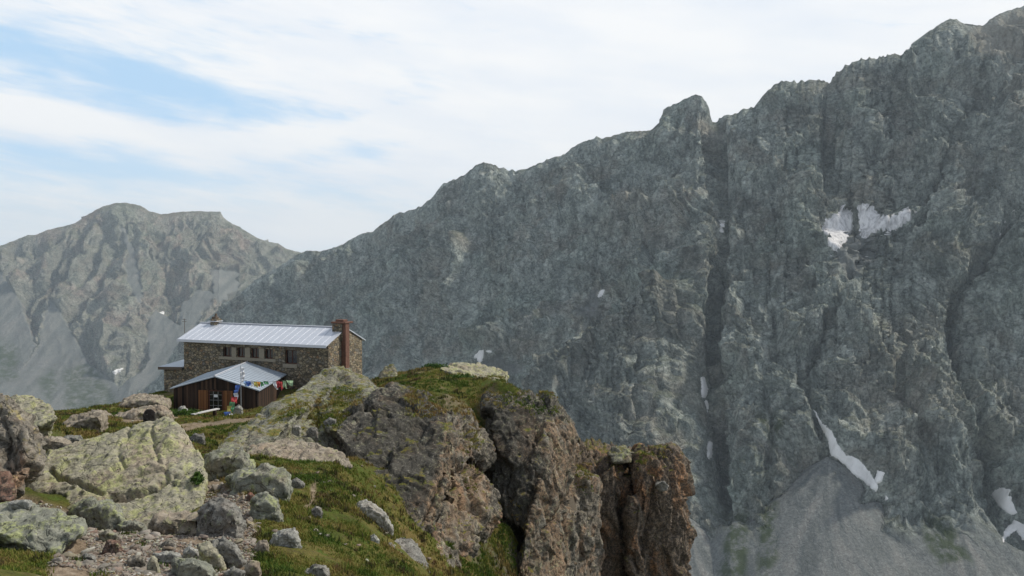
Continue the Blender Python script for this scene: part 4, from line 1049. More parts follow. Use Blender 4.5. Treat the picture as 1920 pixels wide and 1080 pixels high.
N = 150000
tx = rng.uniform(-60, 1330, N); td = np.exp(rng.uniform(math.log(11.5), math.log(82), N))
Nx = 16000; N += Nx
tx = np.concatenate([tx, rng.uniform(840, 1010, Nx)]); td = np.concatenate([td, rng.uniform(28, 42, Nx)])
X = (tx - 960) / F * td; Y = td
Zg = ground_z(X, Y)
e = .25
sl = np.hypot((base_z(X + e, Y) - base_z(X - e, Y)) / (2 * e), (base_z(X, Y + e) - base_z(X, Y - e)) / (2 * e))
px_, py_ = proj(np.stack([X, Y, Zg], -1))
Qn = np.stack([X, Y, 0 * X], -1)
wbb = 12 * perlin(Qn / 1.1, 211) * np.clip(20 / Y, .1, 1.3)
ok = (sl < 1.5 + 1.6 * ((tx > 850) & (tx < 1010) & (td > 28))) & (py_ < 1110) & (py_ > 640)
gm = np.maximum(softpoly(px_ + wbb, py_ + wbb, GRAVEL, 10), softpoly(px_, py_, [(30, 890), (400, 870), (410, 900), (395, 980), (250, 1010), (60, 960)], 6))
ok &= ~((gm > .35) & (perlin(Qn / .5, 401) < .42))
for pl, w in PATHS:
    ok &= polydist(px_ + wbb * .3, py_ + wbb * .15, pl) > w * 1.05
dens = fbm(Qn / 1.7, 3, 402) + .5 * perlin(Qn / 6., 403)
ok &= dens > -.38 + rng.uniform(-.22, .22, N)
# hut and shed stand clear
cl = lambda x0, x1, y0, y1: (X > x0) & (X < x1) & (Y > y0) & (Y < y1)
ok &= ~(cl(-29, -20.5, 65.5, 80) | cl(-35, -14, 75, 88))
idx = np.where(ok)[0]
pos, kind = [], []
for i in idx:
    o = Vector((X[i], Y[i], 8.0))
    r = BV.ray_cast(o, Vector((0, 0, -1)))
    if r[0] is not None and r[0].z > Zg[i] - .03:
        tp = Vector((X[i], Y[i], Zg[i] + .05))
        if r[0].z < Zg[i] + 1.2 or td[i] < 27: continue
        q = BV.ray_cast(tp, (-tp).normalized(), tp.length - 1)     # under an overhang: keep what stands in the open
        if q[0] is not None or BV.ray_cast(tp, Vector((0, 0, 1)))[1].z > .05: continue
    pos.append((X[i], Y[i], Zg[i]))
pos = np.array(pos)
# turf growing on the big outcrops and crags: flat places only
N2 = 60000
tx = rng.uniform(380, 1300, N2); td = np.exp(rng.uniform(math.log(28), math.log(60), N2))
X2 = (tx - 960) / F * td
Qm = np.stack([X2, td, 0 * X2], -1)
mz = fbm(Qm / 1.6, 4, 411)
up = []
LED = [(590, 782, 62, 34), (640, 745, 40, 22), (940, 740, 110, 30), (1240, 852, 40, 14), (1090, 900, 25, 40), (960, 1000, 40, 60), (860, 740, 100, 40), (1210, 870, 14, 22), (885, 850, 20, 80), (1015, 755, 40, 24), (800, 760, 60, 20)]
for i in range(N2):
    r = MOSSY.ray_cast(Vector((X2[i], td[i], 8.0)), Vector((0, 0, -1)))
    if r[0] is None: continue
    p = r[0]
    qx, qy = proj(np.array(p))
    near = max(1 - ((qx - a) / w) ** 2 - ((qy - b) / hh) ** 2 for a, b, w, hh in LED)
    if near > -.25 and r[1].z > .66 - .2 * max(0, min(1, near)) and mz[i] + .75 * max(-.6, min(.8, near)) > .12:
        if p.z > base_z(p.x, p.y) - .05: up.append(tuple(p))
up = np.array(up) if up else np.zeros((0, 3))
allp = np.concatenate([pos, up])
dd = np.hypot(allp[:, 0], allp[:, 1])
big = .5 + .5 * sstep(-.2, .5, fbm(allp * np.array([1, 1, 0]) / 1.3, 3, 421))
size = (.05 + .0014 * dd) * (0.45 + 1.15 * big) * rng.uniform(.7, 1.3, len(allp))
width = .008 + .00075 * dd
tint = np.clip(.5 + 1.25 * fbm(allp * np.array([1, 1, 0]) / 2.6, 3, 422) + .25 * rng.normal(0, 1, len(allp)) + .25 * np.concatenate([np.zeros(len(pos)), np.ones(len(up))]), -.2, 1.3)
g = tufts('grass', allp, size, 9, width, M['grass'], .75, tint)
tag(g, 'green, olive and rusty alpine grass between the rocks', 'grass', kind='stuff')
print('grass', len(pos), len(up), round(time.time() - T0, 1))

hs = fbm(pos * np.array([1, 1, 0]) / 1.1, 4, 424) + .25 * perlin(pos * np.array([1, 1, 0]) / 5., 425)
hp = pos[(hs > .2) & (rng.random(len(pos)) < .2)]
hd = np.hypot(hp[:, 0], hp[:, 1])
he = tufts('heather', hp, (.075 + .0022 * hd) * rng.uniform(.7, 1.5, len(hp)), 16, .014 + .0009 * hd, M['heather'], .45, None, 3)
tag(he, 'dark olive and brown heather clumps among the grass', 'heather', kind='stuff')
# loose gravel: stones far too many to count
def stone_shapes(k, sub, seed):
    out = []
    r = np.random.default_rng(seed)
    for i in range(k):
        bm = bmesh.new()
        q = r.normal(0, 1, (11 + i % 4, 3)); q /= np.linalg.norm(q, axis=1, keepdims=True)
        q = q * r.uniform(.75, 1.15, (len(q), 1)) * np.array([1, r.uniform(.5, .9), r.uniform(.3, .6)])
        for p in q: bm.verts.new(p)
        h_ = bmesh.ops.convex_hull(bm, input=bm.verts[:])
        for g_ in h_['geom_interior'] + h_['geom_unused']:
            if isinstance(g_, bmesh.types.BMVert) and g_.is_valid: bm.verts.remove(g_)
        bmesh.ops.bevel(bm, geom=bm.edges[:], offset=.05, segments=1, affect='EDGES')
        bmesh.ops.triangulate(bm, faces=bm.faces[:]); bmesh.ops.recalc_face_normals(bm, faces=bm.faces[:])
        bm.verts.index_update()
        V = np.array([v.co[:] for v in bm.verts]); Fq = np.array([[v.index for v in f.verts] for f in bm.faces]); bm.free()
        out.append((V, Fq))
    return out
def scatter_stones(name, P0, size, mat, shapes, seed):
    r = np.random.default_rng(seed)
    VV, FF, TT_, n = [], [], [], 0
    for p, s in zip(P0, size):
        V, Fq = shapes[r.integers(len(shapes))]
        a = r.uniform(0, 2 * np.pi); t = r.normal(0, .35)
        ca, sa, ct, st = math.cos(a), math.sin(a), math.cos(t), math.sin(t)
        R_ = np.array([[ca, -sa, 0], [sa, ca, 0], [0, 0, 1]]) @ np.array([[1, 0, 0], [0, ct, -st], [0, st, ct]])
        VV.append((V @ R_.T) * s + p); FF.append(Fq + n); n += len(V); TT_.append(np.full(len(V), r.uniform(0, 1)))
    return npmesh(name, np.concatenate(VV), np.concatenate(FF), mat, False, None, {'tint': np.concatenate(TT_)})
SH = stone_shapes(14, 2, 5)
N3 = 34000
tx = rng.uniform(60, 500, N3); td = rng.uniform(12.8, 22, N3)
X3 = (tx - 960) / F * td; Z3 = ground_z(X3, td)
px_, py_ = proj(np.stack([X3, td, Z3], -1))
Q3 = np.stack([X3, td, 0 * X3], -1)
wbb = 10 * perlin(Q3 / 1.1, 211)
gm = np.maximum(softpoly(px_ + wbb, py_ + wbb, GRAVEL, 14), 0)
keep = (gm > rng.uniform(.1, .9, N3)) & (perlin(Q3 / .9, 431) + .2 * rng.normal(0, 1, N3) > -.33)
ps, ss = [], []
for i in np.where(keep)[0]:
    r = BV.ray_cast(Vector((X3[i], td[i], 8.0)), Vector((0, 0, -1)))
    if r[0] is not None and r[0].z > Z3[i] - .02: continue
    s = .016 + .045 * rng.random() ** 2.2 + (.13 * rng.random() ** 1.5 if rng.random() < .035 else 0)
    ps.append((X3[i], td[i], Z3[i] + s * .2)); ss.append(s)
gr_ = scatter_stones('gravel', np.array(ps), np.array(ss), M['gravel'], SH, 9)
tag(gr_, 'pinkish brown gravel and small broken stones below the boulders', 'gravel', kind='stuff')
print('gravel', len(ps), round(time.time() - T0, 1))
# small rubble strewn over the meadow
N4 = 500
tx = rng.uniform(60, 1000, N4); td = np.exp(rng.uniform(math.log(17), math.log(68), N4))
X4 = (tx - 960) / F * td; Z4 = ground_z(X4, td)
ps, ss = [], []
for i in range(N4):
    if perlin(np.array([[X4[i] / 3, td[i] / 3, 0]]), 441)[0] < .02: continue
    if -35 < X4[i] < -14 and td[i] > 64: continue
    r = BV.ray_cast(Vector((X4[i], td[i], 8.0)), Vector((0, 0, -1)))
    z = Z4[i]
    if r[0] is not None and r[0].z > z: continue
    s = rng.uniform(.05, .12) + .0016 * td[i] * rng.random()
    ps.append((X4[i], td[i], z + s * .1)); ss.append(s)
rb = scatter_stones('rubble', np.array(ps), np.array(ss), M['gravel'], SH, 10)
tag(rb, 'small pale stones strewn through the grass', 'rubble', kind='stuff')

def shrub(c, rx, ry, rz, n, leaf, label, seed):
    r = np.random.default_rng(seed)
    u = r.normal(0, 1, (n, 3)); u /= np.linalg.norm(u, axis=1, keepdims=True)
    rad = r.uniform(.35, 1, n) ** .5 * (1 + .45 * perlin(u * 2.2 + seed, 450 + seed))
    P0 = u * rad[:, None] * np.array([rx, ry, rz]); P0[:, 2] = np.abs(P0[:, 2])
    P0 += np.array(c)
    a = r.normal(0, 1, (n, 3)); a /= np.linalg.norm(a, axis=1, keepdims=True)
    b = np.cross(a, u); b /= np.linalg.norm(b, axis=1, keepdims=True) + 1e-6
    l = leaf * r.uniform(.6, 1.3, n)[:, None]
    V = np.stack([P0 - a * l, P0 + b * l * .5, P0 + a * l, P0 - b * l * .5], 1).reshape(-1, 3)
    o = npmesh('shrub', V, np.arange(n * 4).reshape(-1, 4), M['shrub'], False, None, {'tint': np.repeat(r.uniform(0, 1, n), 4)})
    tag(o, label, 'shrub', 'low dark green shrubs')
    return o
def gz(px, d):
    x = (px - 960) / F * d
    return (x, d, float(ground_z(np.array([x]), np.array([d]))[0]))
def top(px, d):
    x = (px - 960) / F * d
    z = float(ground_z(np.array([x]), np.array([d]))[0])
    r = BV.ray_cast(Vector((x, d, 8.0)), Vector((0, 0, -1)))
    return (x, d, max(z, r[0].z if r[0] is not None else -99))
shrub(gz(346, 60.5), 1.25, .8, .55, 1500, .09, 'dark green low bush in front of the pale pointed stone by the shed', 1)
shrub(top(816, 51.5), .95, .7, .42, 1000, .085, 'dark green bush on the skyline at the left end of the flat lichen rock', 2)
shrub(top(862, 48.0), 1.05, .6, .3, 1000, .08, 'dark green bush just below the flat lichen rock on the grassy top', 3)
shrub(tuple(at(370, 905, 20.55)), .16, .2, .3, 420, .04, 'bright green tuft in a crack on the right edge of the huge lichen boulder', 4)
shrub(gz(1086, 49), .7, .8, .9, 900, .085, 'dark green bush in the gap between the tall crag and the left pillar', 5)
print('plants', round(time.time() - T0, 1))

# ================================================================== THE STONE HUT
HA = math.radians(-22)
HO = np.array([-32.9, 80.4, -13.0])
hut = empty('stone_hut', HO, HA)
tag(hut, 'long two storey rubble stone mountain hut with a pale metal gable roof', 'mountain hut')
ux, uy = np.array([math.cos(HA), math.sin(HA), 0]), np.array([-math.sin(HA), math.cos(HA), 0])
def hloc(px, py, y=0.0):
    """local x,z on the plane local-y = y of the hut"""
    r = at(px, py, 1.0)
    t = ((HO + uy * y) @ uy) / (r @ uy)
    p = r * t - HO
    return p @ ux, p[2]
L, W, HE, HR = 17.2, 5.7, 5.8, 7.05
SLP = (HR - HE) / (W / 2)
wins = []
for a, b, t_, u_ in ((418, 434, 651.5, 669), (443.5, 459, 652, 670), (469.5, 485.5, 653, 671), (496, 512, 654, 672)):
    x0, z1 = hloc(a, t_); x1, z0 = hloc(b, u_); wins.append((x0, x1, z0, z1))
bw0, bz1 = hloc(534, 655.5); bw1, bz0 = hloc(557, 683)
zt = max(w[3] for w in wins); zb = min(w[2] for w in wins)
wins = [(w[0], w[1], zb, zt) for w in wins]
holes = wins + [(bw0, bw1, bz0, bz1)]
bm = bmesh.new()
xs = sorted({0.0, L} | {h_[0] for h_ in holes} | {h_[1] for h_ in holes}); zs = sorted({0.0, HE} | {h_[2] for h_ in holes} | {h_[3] for h_ in holes})
TH = .5
vc = {}
def vv(*p):
    k = tuple(round(c, 4) for c in p)
    if k not in vc: vc[k] = bm.verts.new(k)
    return vc[k]
for i in range(len(xs) - 1):
    for j in range(len(zs) - 1):
        cx, cz = (xs[i] + xs[i + 1]) / 2, (zs[j] + zs[j + 1]) / 2
        if any(h_[0] < cx < h_[1] and h_[2] < cz < h_[3] for h_ in holes): continue
        bm.faces.new((vv(xs[i], 0, zs[j]), vv(xs[i + 1], 0, zs[j]), vv(xs[i + 1], 0, zs[j + 1]), vv(xs[i], 0, zs[j + 1])))
for x0, x1, z0, z1 in holes:
    for a, b in (((x0, z0), (x1, z0)), ((x1, z0), (x1, z1)), ((x1, z1), (x0, z1)), ((x0, z1), (x0, z0))):
        bm.faces.new([bm.verts.new(p) for p in ((a[0], 0, a[1]), (b[0], 0, b[1]), (b[0], TH, b[1]), (a[0], TH, a[1]))])
for x in (0.0, L):
    bm.faces.new([bm.verts.new(p) for p in ((x, 0, 0), (x, W, 0), (x, W, HE), (x, W / 2, HR), (x, 0, HE))])
bm.faces.new([bm.verts.new(p) for p in ((0, W, 0), (L, W, 0), (L, W, HE), (0, W, HE))])
# the room's dark inner partition so that openings have depth
bm.faces.new([bm.verts.new(p) for p in ((0.05, 1.6, 0.1), (L - .05, 1.6, 0.1), (L - .05, 1.6, HE), (.05, 1.6, HE))])
wall = obj('wall', bm, M['stone'], hut)
# windows: frame and pane in each opening
for k, (x0, x1, z0, z1) in enumerate(holes):
    bm = bmesh.new(); f = .07
    y0, y1 = .22, .30
    add_box(bm, (x0, y0, z0), (x0 + f, y1, z1)); add_box(bm, (x1 - f, y0, z0), (x1, y1, z1))
    add_box(bm, (x0 + f, y0, z0), (x1 - f, y1, z0 + f)); add_box(bm, (x0 + f, y0, z1 - f), (x1 - f, y1, z1))
    xm = (x0 + x1) / 2
    add_box(bm, (xm - .03, y0, z0 + f), (xm + .03, y1, z1 - f))
    w = obj('window', bm, M['frame'], hut)
    bm = bmesh.new(); add_box(bm, (x0 + f * .6, .255, z0 + f * .6), (x1 - f * .6, .268, z1 - f * .6)); obj('pane', bm, M['glass'], w)
# concrete posts between the small windows, lintel and sills
for k in range(3):
    a, b = wins[k][1], wins[k + 1][0]
    bm = bmesh.new(); add_box(bm, (a + .04, -.03, zb + .003), (b - .04, .2, zt - .003))
    obj('window_post', bm, M['concrete'], hut)
s0, _ = hloc(412, 672); s1, _ = hloc(518, 676)
bm = bmesh.new(); add_box(bm, (s0, -.14, zb - .27), (s1, .3, zb - .004)); obj('window_sill', bm, M['concrete'], hut)
bm = bmesh.new(); add_box(bm, (bw0 - .16, -.12, bz0 - .36), (bw1 + .05, .3, bz0 - .004)); obj('window_sill', bm, M['concrete'], hut)
bm = bmesh.new(); add_box(bm, (.02, -.035, HE - .34), (L - .02, -.003, HE - .02)); obj('eave_board', bm, M['fascia'], hut)
# roof: two sheet-metal slopes with standing seams
bm = bmesh.new()
oe, t_ = .48, .1
xa, xb = -.42, L + .12
def slope(sgn):
    def pt(x, s, up):                        # s: 0 at ridge .. 1 at the eave
        y = W / 2 + sgn * s * (W / 2 + oe)
        return Vector((x, y, HR + .06 - SLP * s * (W / 2 + oe) + up))
    return pt
for sgn in (-1, 1):
    pt = slope(sgn)
    add_hex(bm, [pt(xa, 0, 0), pt(xb, 0, 0), pt(xb, 1, 0), pt(xa, 1, 0)], [pt(xa, 0, t_), pt(xb, 0, t_), pt(xb, 1, t_), pt(xa, 1, t_)])
    x = xa + .3
    while x < xb - .1:
        add_hex(bm, [pt(x - .02, .0, t_ + .002), pt(x + .02, .0, t_ + .002), pt(x + .02, .995, t_ + .002), pt(x - .02, .995, t_ + .002)], [pt(x - .015, .0, t_ + .03), pt(x + .015, .0, t_ + .03), pt(x + .015, .995, t_ + .03), pt(x - .015, .995, t_ + .03)])
        x += .8
bmesh.ops.recalc_face_normals(bm, faces=bm.faces[:])
roof = obj('roof', bm, M['roof'], hut)
bm = bmesh.new()
pt = slope(-1); e0 = pt(xa, 1, 0)
add_box(bm, (xa - .004, e0.y - .03, e0.z - .12), (xb + .004, e0.y - .003, e0.z + t_ + .03)); obj('gutter', bm, M['trim'], roof)
bm = bmesh.new(); add_box(bm, (xa - .05, W / 2 - .16, HR + .14), (xb + .05, W / 2 + .16, HR + .22), .03); obj('ridge_cap', bm, M['trim'], roof)
# end chimney: stone stack, rusty brick flue down the gable, brick cap
bm = bmesh.new(); add_box(bm, (L - .95, 2.0, 6.0), (L + .15, 3.2, 7.62), .03)
ch = obj('chimney', bm, M['stone'], hut)
bm = bmesh.new(); add_box(bm, (L + .003, 2.1, .4), (L + .5, 2.75, 7.6), .02); obj('flue', bm, M['brick'], ch)
bm = bmesh.new(); add_box(bm, (L - 1.03, 1.92, 7.62), (L + .58, 3.28, 7.78), .03); add_box(bm, (L - .7, 2.2, 7.782), (L + .2, 2.9, 7.98), .03); obj('chimney_cap', bm, M['brick'], ch)
# little vent chimney with a cowl at the other end of the ridge
vx, _z = hloc(405, 610, W / 2)
bm = bmesh.new(); add_box(bm, (vx - .38, W / 2 - .42, HR - .1), (vx + .42, W / 2 + .38, HR + .62), .04)
vch = obj('chimney', bm, M['stone'], hut)
bm = bmesh.new(); add_box(bm, (vx - .62, W / 2 - .56, HR + .32), (vx + .5, W / 2 + .5, HR + .4), .02); obj('flashing', bm, M['trim'], vch)
bm = bmesh.new(); add_box(bm, (vx - .28, W / 2 - .3, HR + .62), (vx + .22, W / 2 + .2, HR + .82), .03)
add_tube(bm, [(vx, W / 2, HR + .8), (vx, W / 2, HR + 1.15)], [.16, .1]); obj('cowl', bm, M['fascia'], vch)
bm = bmesh.new(); ax_, _z = hloc(355, 622, W / 2 - 1)
add_tube(bm, [(ax_, 1.2, HE + .4), (ax_, 1.2, HE + 1.9)], .025, 6); add_tube(bm, [(ax_ - .3, 1.2, HE + 1.6), (ax_ + .3, 1.2, HE + 1.6)], .02, 6); add_tube(bm, [(ax_ - .22, 1.2, HE + 1.8), (ax_ + .22, 1.2, HE + 1.8)], .02, 6)
obj('aerial', bm, M['fascia'], hut)
# low annex on the left
bm = bmesh.new(); add_box(bm, (-2.75, .1, -1.5), (-.003, 3.6, 2.72)); an = obj('annex', bm, M['stone'], hut)
bm = bmesh.new(); add_hex(bm, [(-3.15, -.25, 2.74), (-.005, -.25, 2.86), (-.005, 3.9, 3.3), (-3.15, 3.9, 3.16)], [(-3.15, -.25, 2.86), (-.005, -.25, 2.98), (-.005, 3.9, 3.42), (-3.15, 3.9, 3.28)]); arf = obj('annex_roof', bm, M['shed_roof'], an)
bm = bmesh.new(); add_hex(bm, [(-3.16, -.28, 2.56), (-.02, -.28, 2.68), (-.02, -.253, 2.68), (-3.16, -.253, 2.56)], [(-3.16, -.28, 2.84), (-.02, -.28, 2.96), (-.02, -.253, 2.96), (-3.16, -.253, 2.84)]); obj('fascia_board', bm, M['fascia'], arf)

# ================================================================== THE PLANK SHED
A0 = at(325.6, 765, 67.2); B0 = at(483, 764, 66.0)
SO = np.array([A0[0], A0[1], -12.6])
shed = empty('plank_shed', SO)
tag(shed, 'small dark plank shed with a grey metal gable roof and open brown shutters', 'shed')
AX = np.array([-.55, 9.7, 0])
zA = at(325.6, 729, 67.2)[2] - SO[2]; zB = at(483, 732.5, 66)[2] - SO[2]; pk = at(404, 707.5, 66.6) - SO
fA = np.array([0, 0, 0.]); fB = np.array([B0[0] - A0[0], B0[1] - A0[1], 0])
zE = (zA + zB) / 2
def sp(base, z): return Vector((base[0], base[1], z))
front = [sp(fA, 0), sp(fB, 0), sp(fB, zE), Vector(pk), sp(fA, zE)]
bm = bmesh.new()
back = [p + Vector(AX) for p in front]
vf = [bm.verts.new(p) for p in front]; vb = [bm.verts.new(p) for p in back]
bm.faces.new(vf); bm.faces.new(vb[::-1])
for i in range(5):
    if i == 0: continue
    j = (i + 1) % 5; bm.faces.new((vf[j], vf[i], vb[i], vb[j]))
bmesh.ops.recalc_face_normals(bm, faces=bm.faces[:])
obj('wall', bm, M['plank'], shed)
ue = (Vector(fB) - Vector(fA)).normalized(); ax = Vector(AX).normalized()
bm = bmesh.new()
pkv = Vector(pk) + Vector((0, 0, .05)) - ax * .22; bkv = Vector(pk) + Vector(AX) + Vector((0, 0, .05)) + ax * .05
for e, sg in ((sp(fA, zE), -1), (sp(fB, zE), 1)):
    dirn = (e - Vector(pk)); k = 1.06
    e0 = Vector(pk) + dirn * k + Vector((0, 0, .05))
    f_ = e0 - ax * .22; b_ = e0 + Vector(AX) + ax * .05
    q = [pkv, f_, b_, bkv]
    add_hex(bm, q, [p + Vector((0, 0, .09)) for p in q])
    n_ = 15
    for i in range(1, n_):
        t = i / n_
        a_, b2 = pkv.lerp(bkv, t), f_.lerp(b_, t)
        w_ = ax * .018
        qq = [a_ - w_, b2 - w_, b2 + w_, a_ + w_]
        add_hex(bm, [p + Vector((0, 0, .092)) for p in qq], [p + Vector((0, 0, .125)) for p in qq])
bmesh.ops.recalc_face_normals(bm, faces=bm.faces[:])
srf = obj('roof', bm, M['shed_roof'], shed)
bm = bmesh.new(); add_tube(bm, [pkv + Vector((0, 0, .11)) - ax * .02, bkv + Vector((0, 0, .11))], .07, 6); obj('ridge_cap', bm, M['trim'], srf)
def floc(px, py, out=0.0):
    r = Vector(at(px, py, 1.0)); nrm = Vector((-ue.y, ue.x, 0))
    o = Vector(SO); t = (o @ nrm if False else o.dot(nrm) - out) / r.dot(nrm)
    p = r * t - o
    return p.dot(ue), p.z
def fbox(bm, x0, x1, z0, z1, o0, o1):
    nrm = Vector((ue.y, -ue.x, 0))
    if nrm.y > 0: nrm = -nrm
    f = lambda x, o, z: ue * x + nrm * o + Vector((0, 0, z))
    add_hex(bm, [f(x0, o0, z0), f(x1, o0, z0), f(x1, o1, z0), f(x0, o1, z0)], [f(x0, o0, z1), f(x1, o0, z1), f(x1, o1, z1), f(x0, o1, z1)])
dz0 = floc(405, 772)[1]; dz1 = floc(405, 732)[1]
xd0 = floc(392, 750)[0]; xd1 = floc(418.5, 750)[0]
for a, b in ((373, 390.5), (419.5, 437)):
    x0, x1 = floc(a, 750)[0], floc(b, 750)[0]
    bm = bmesh.new(); fbox(bm, x0, x1, dz0, dz1, .03, .075); shu = obj('shutter', bm, M['shutter'], shed)
    for za, zb_ in ((dz1 - .3, dz1 - .2), (dz0 + .25, dz0 + .35)):
        bm = bmesh.new(); fbox(bm, x0 + .03, x1 - .03, za, zb_, .077, .1); obj('batten', bm, M['shutter'], shu)
bm = bmesh.new()
fbox(bm, xd0, xd0 + .08, dz0, dz1, .01, .06); fbox(bm, xd1 - .08, xd1, dz0, dz1, .01, .06); fbox(bm, xd0 + .08, xd1 - .08, dz1 - .07, dz1, .01, .06)
door = obj('glazed_door', bm, M['frame'], shed)
bm = bmesh.new(); fbox(bm, xd0 + .082, xd1 - .082, dz0, dz1 - .072, .012, .03); obj('pane', bm, M['glass'], door)
bm = bmesh.new()
for t in (.33, .66): x = xd0 + (xd1 - xd0) * t; fbox(bm, x - .015, x + .015, dz0, dz1 - .075, .031, .05)
for t in (.3, .55, .8): z = dz0 + (dz1 - dz0) * t; fbox(bm, xd0 + .085, xd1 - .085, z - .014, z + .014, .0515, .062)
obj('glazing_bar', bm, M['bars'], door)
bm = bmesh.new(); x0, z0 = floc(402, 744.5); x1, z1 = floc(409, 739.5); fbox(bm, x0, x1, z0, z1, .064, .07); obj('paper_notice', bm, M['paper'], door)
bm = bmesh.new(); fbox(bm, floc(386, 731)[0], floc(420, 731)[0], dz1 + .03, dz1 + .1, .004, .1); obj('lintel', bm, M['plank'], shed)

# ================================================================== FLAGS, POLE, BENCH
p0 = at(452, 770, 64.2)
pole = empty('flag_pole', p0); tag(pole, 'thin grey pole with a frayed white streamer in front of the shed', 'flag pole')
H = at(452, 686, 64.2)[2] - p0[2]
bm = bmesh.new(); add_tube(bm, [(0, 0, -.4), (0, 0, H)], [.04, .028], 8); obj('pole', bm, M['pole'], pole)
def cloth(name, c, wv, hv, mat, parent, seed, nx=6, ny=7, rumple=.06, drape=.25):
    """small hanging piece of cloth, pinned along its upper edge"""
    c, wv, hv = Vector(c), Vector(wv), Vector(hv)
    nn = wv.cross(hv).normalized()
    V = []
    for j in range(ny):
        for i in range(nx):
            u, v = i / (nx - 1) - .5, j / (ny - 1)
            w_ = rumple * (math.sin(u * 9 + seed * 2.1 + v * 3) * (.4 + v) + .6 * math.sin(v * 8 + seed))
            V.append(c + wv * (u * (1 - drape * v * (1 + .6 * math.sin(seed)))) + hv * (v * (1 + .12 * math.sin(u * 5 + seed))) + nn * w_)
    return npmesh(name, [tuple(p) for p in V], grid_quads(ny, nx), M[mat], True, parent)
for k, (y0, y1, dx) in enumerate(((688, 699, 3), (698, 709, 4), (707, 717, 2.5))):
    a = at(452 + dx, y0, 64.1) - p0; b = at(452 + dx * .8, y1, 64.0) - p0
    cloth('streamer', a, (.3, .05, 0), Vector(b) - Vector(a), 'white', pole, k + 3, rumple=.05)
def strand(name, label, knots, flags, drop=None):
    if drop:
        knots = [(a, b, drop(b)) for a, b, c in knots]; flags = [(f[0], f[1], drop(f[1])) + tuple(f[3:]) for f in flags]
    base = at(*knots[0])
    root = empty(name, base); tag(root, label, 'prayer flags')
    K = [Vector(at(*k) - base) for k in knots]
    bm = bmesh.new(); add_tube(bm, K, .008, 5); obj('cord', bm, M['fascia'], root)
    for i, (px, py, d, w, h_, dx, cname) in enumerate(flags):
        a = Vector(at(px, py, d) - base); b = Vector(at(px + dx, py + h_, d - .1) - base)
        b = a + (b - a) * 1.2; f = cloth('flag', a, (1.2 * w / F * d, .08 * math.sin(i * 2.3), .04 * math.sin(i)), b - a, 'flag_' + cname, root, i * 1.7 + 1)
        f['label'] = cname + ' prayer flag'
    return root
strand('prayer_flags', 'slanting string of coloured prayer flags running down from the pole to the ground', [(451, 724, 64.2), (446, 735, 63.9), (441, 748, 63.6), (434, 763, 63.2), (425, 783, 62.6)],
       [(446, 722, 64.0, 8, 11, -2, 'blue'), (443, 731, 63.9, 7, 9, -1, 'blue'), (442, 737, 63.8, 7, 10, 1, 'white'), (439, 744, 63.7, 10, 9, 0, 'red'), (440, 750, 63.6, 6, 7, -1, 'red'), (436, 754, 63.5, 9, 12, -2, 'green'), (431, 761, 63.3, 8, 12, -1, 'yellow'),
        (437, 762, 63.2, 5, 8, -2, 'green'), (426, 772, 63.0, 12, 9, 1, 'blue'), (433, 776, 62.9, 5, 6, 2, 'white'), (420, 780, 62.7, 4, 9, -1, 'white')], lambda y: 64.2 - (y - 722) / 62. * 4.9)
strand('prayer_flags', 'level string of coloured prayer flags across the shed roof toward the outcrop', [(452, 712, 64.2), (470, 715, 63.8), (495, 716, 63.2), (520, 715, 62.6), (552, 711, 61.8)],
       [(460, 714, 64.0, 6, 8, 1, 'pale blue'), (466, 715, 63.9, 9, 7, 1, 'blue'), (473, 715, 63.7, 4, 9, 0, 'white'), (480, 715.5, 63.5, 7, 8, 0, 'yellow'), (485, 716, 63.4, 6, 7, 1, 'orange'), (491, 716, 63.3, 5, 7, 1, 'green'), (498, 715, 63.1, 7, 5, 2, 'green'),
        (514, 715, 62.8, 6, 12, 4, 'white'), (521, 714.5, 62.6, 7, 10, 1, 'red'), (526, 716, 62.5, 4, 12, 3, 'red'), (533, 714, 62.3, 6, 11, 1, 'pale green'), (543, 713, 62.1, 11, 8, 2, 'pale green')])
b0 = at(361, 776, 60.0); b1 = at(409, 765.5, 62.6)
bench = empty('bench', (b0 + b1) / 2); tag(bench, 'simple grey white plank bench standing on the grass before the shed', 'bench')
mid = Vector((b0 + b1) / 2); d_ = (Vector(b1) - Vector(b0)); s_ = Vector((d_.y, -d_.x, 0)).normalized() * .17
bm = bmesh.new(); q = [-d_ / 2 - s_, d_ / 2 - s_, d_ / 2 + s_, -d_ / 2 + s_]; add_hex(bm, [p - Vector((0, 0, .07)) for p in q], q); bmesh.ops.recalc_face_normals(bm, faces=bm.faces[:]); obj('seat', bm, M['wood_grey'], bench)
for t in (-.36, .36):
    c = d_ * t; bm = bmesh.new(); u_ = d_.normalized() * .06; s2 = s_ * .85
    q = [c - u_ - s2, c + u_ - s2, c + u_ + s2, c - u_ + s2]
    add_hex(bm, [p - Vector((0, 0, .75)) for p in q], [p - Vector((0, 0, .072)) for p in q]); bmesh.ops.recalc_face_normals(bm, faces=bm.faces[:]); obj('leg', bm, M['plank'], bench)
print('hut', round(time.time() - T0, 1))

# ================================================================== LIGHT, AIR, SKY, CAMERA
SUN_AZ, SUN_EL = math.radians(14), math.radians(46)      # azimuth from +X toward +Y
sv = Vector((math.cos(SUN_AZ) * math.cos(SUN_EL), math.sin(SUN_AZ) * math.cos(SUN_EL), math.sin(SUN_EL)))
sl_ = bpy.data.lights.new('sun', 'SUN'); sl_.energy = 2.8; sl_.angle = math.radians(4); sl_.color = (1.0, .93, .82)
so = link(bpy.data.objects.new('sun', sl_)); so.rotation_euler = sv.to_track_quat('Z', 'Y').to_euler()

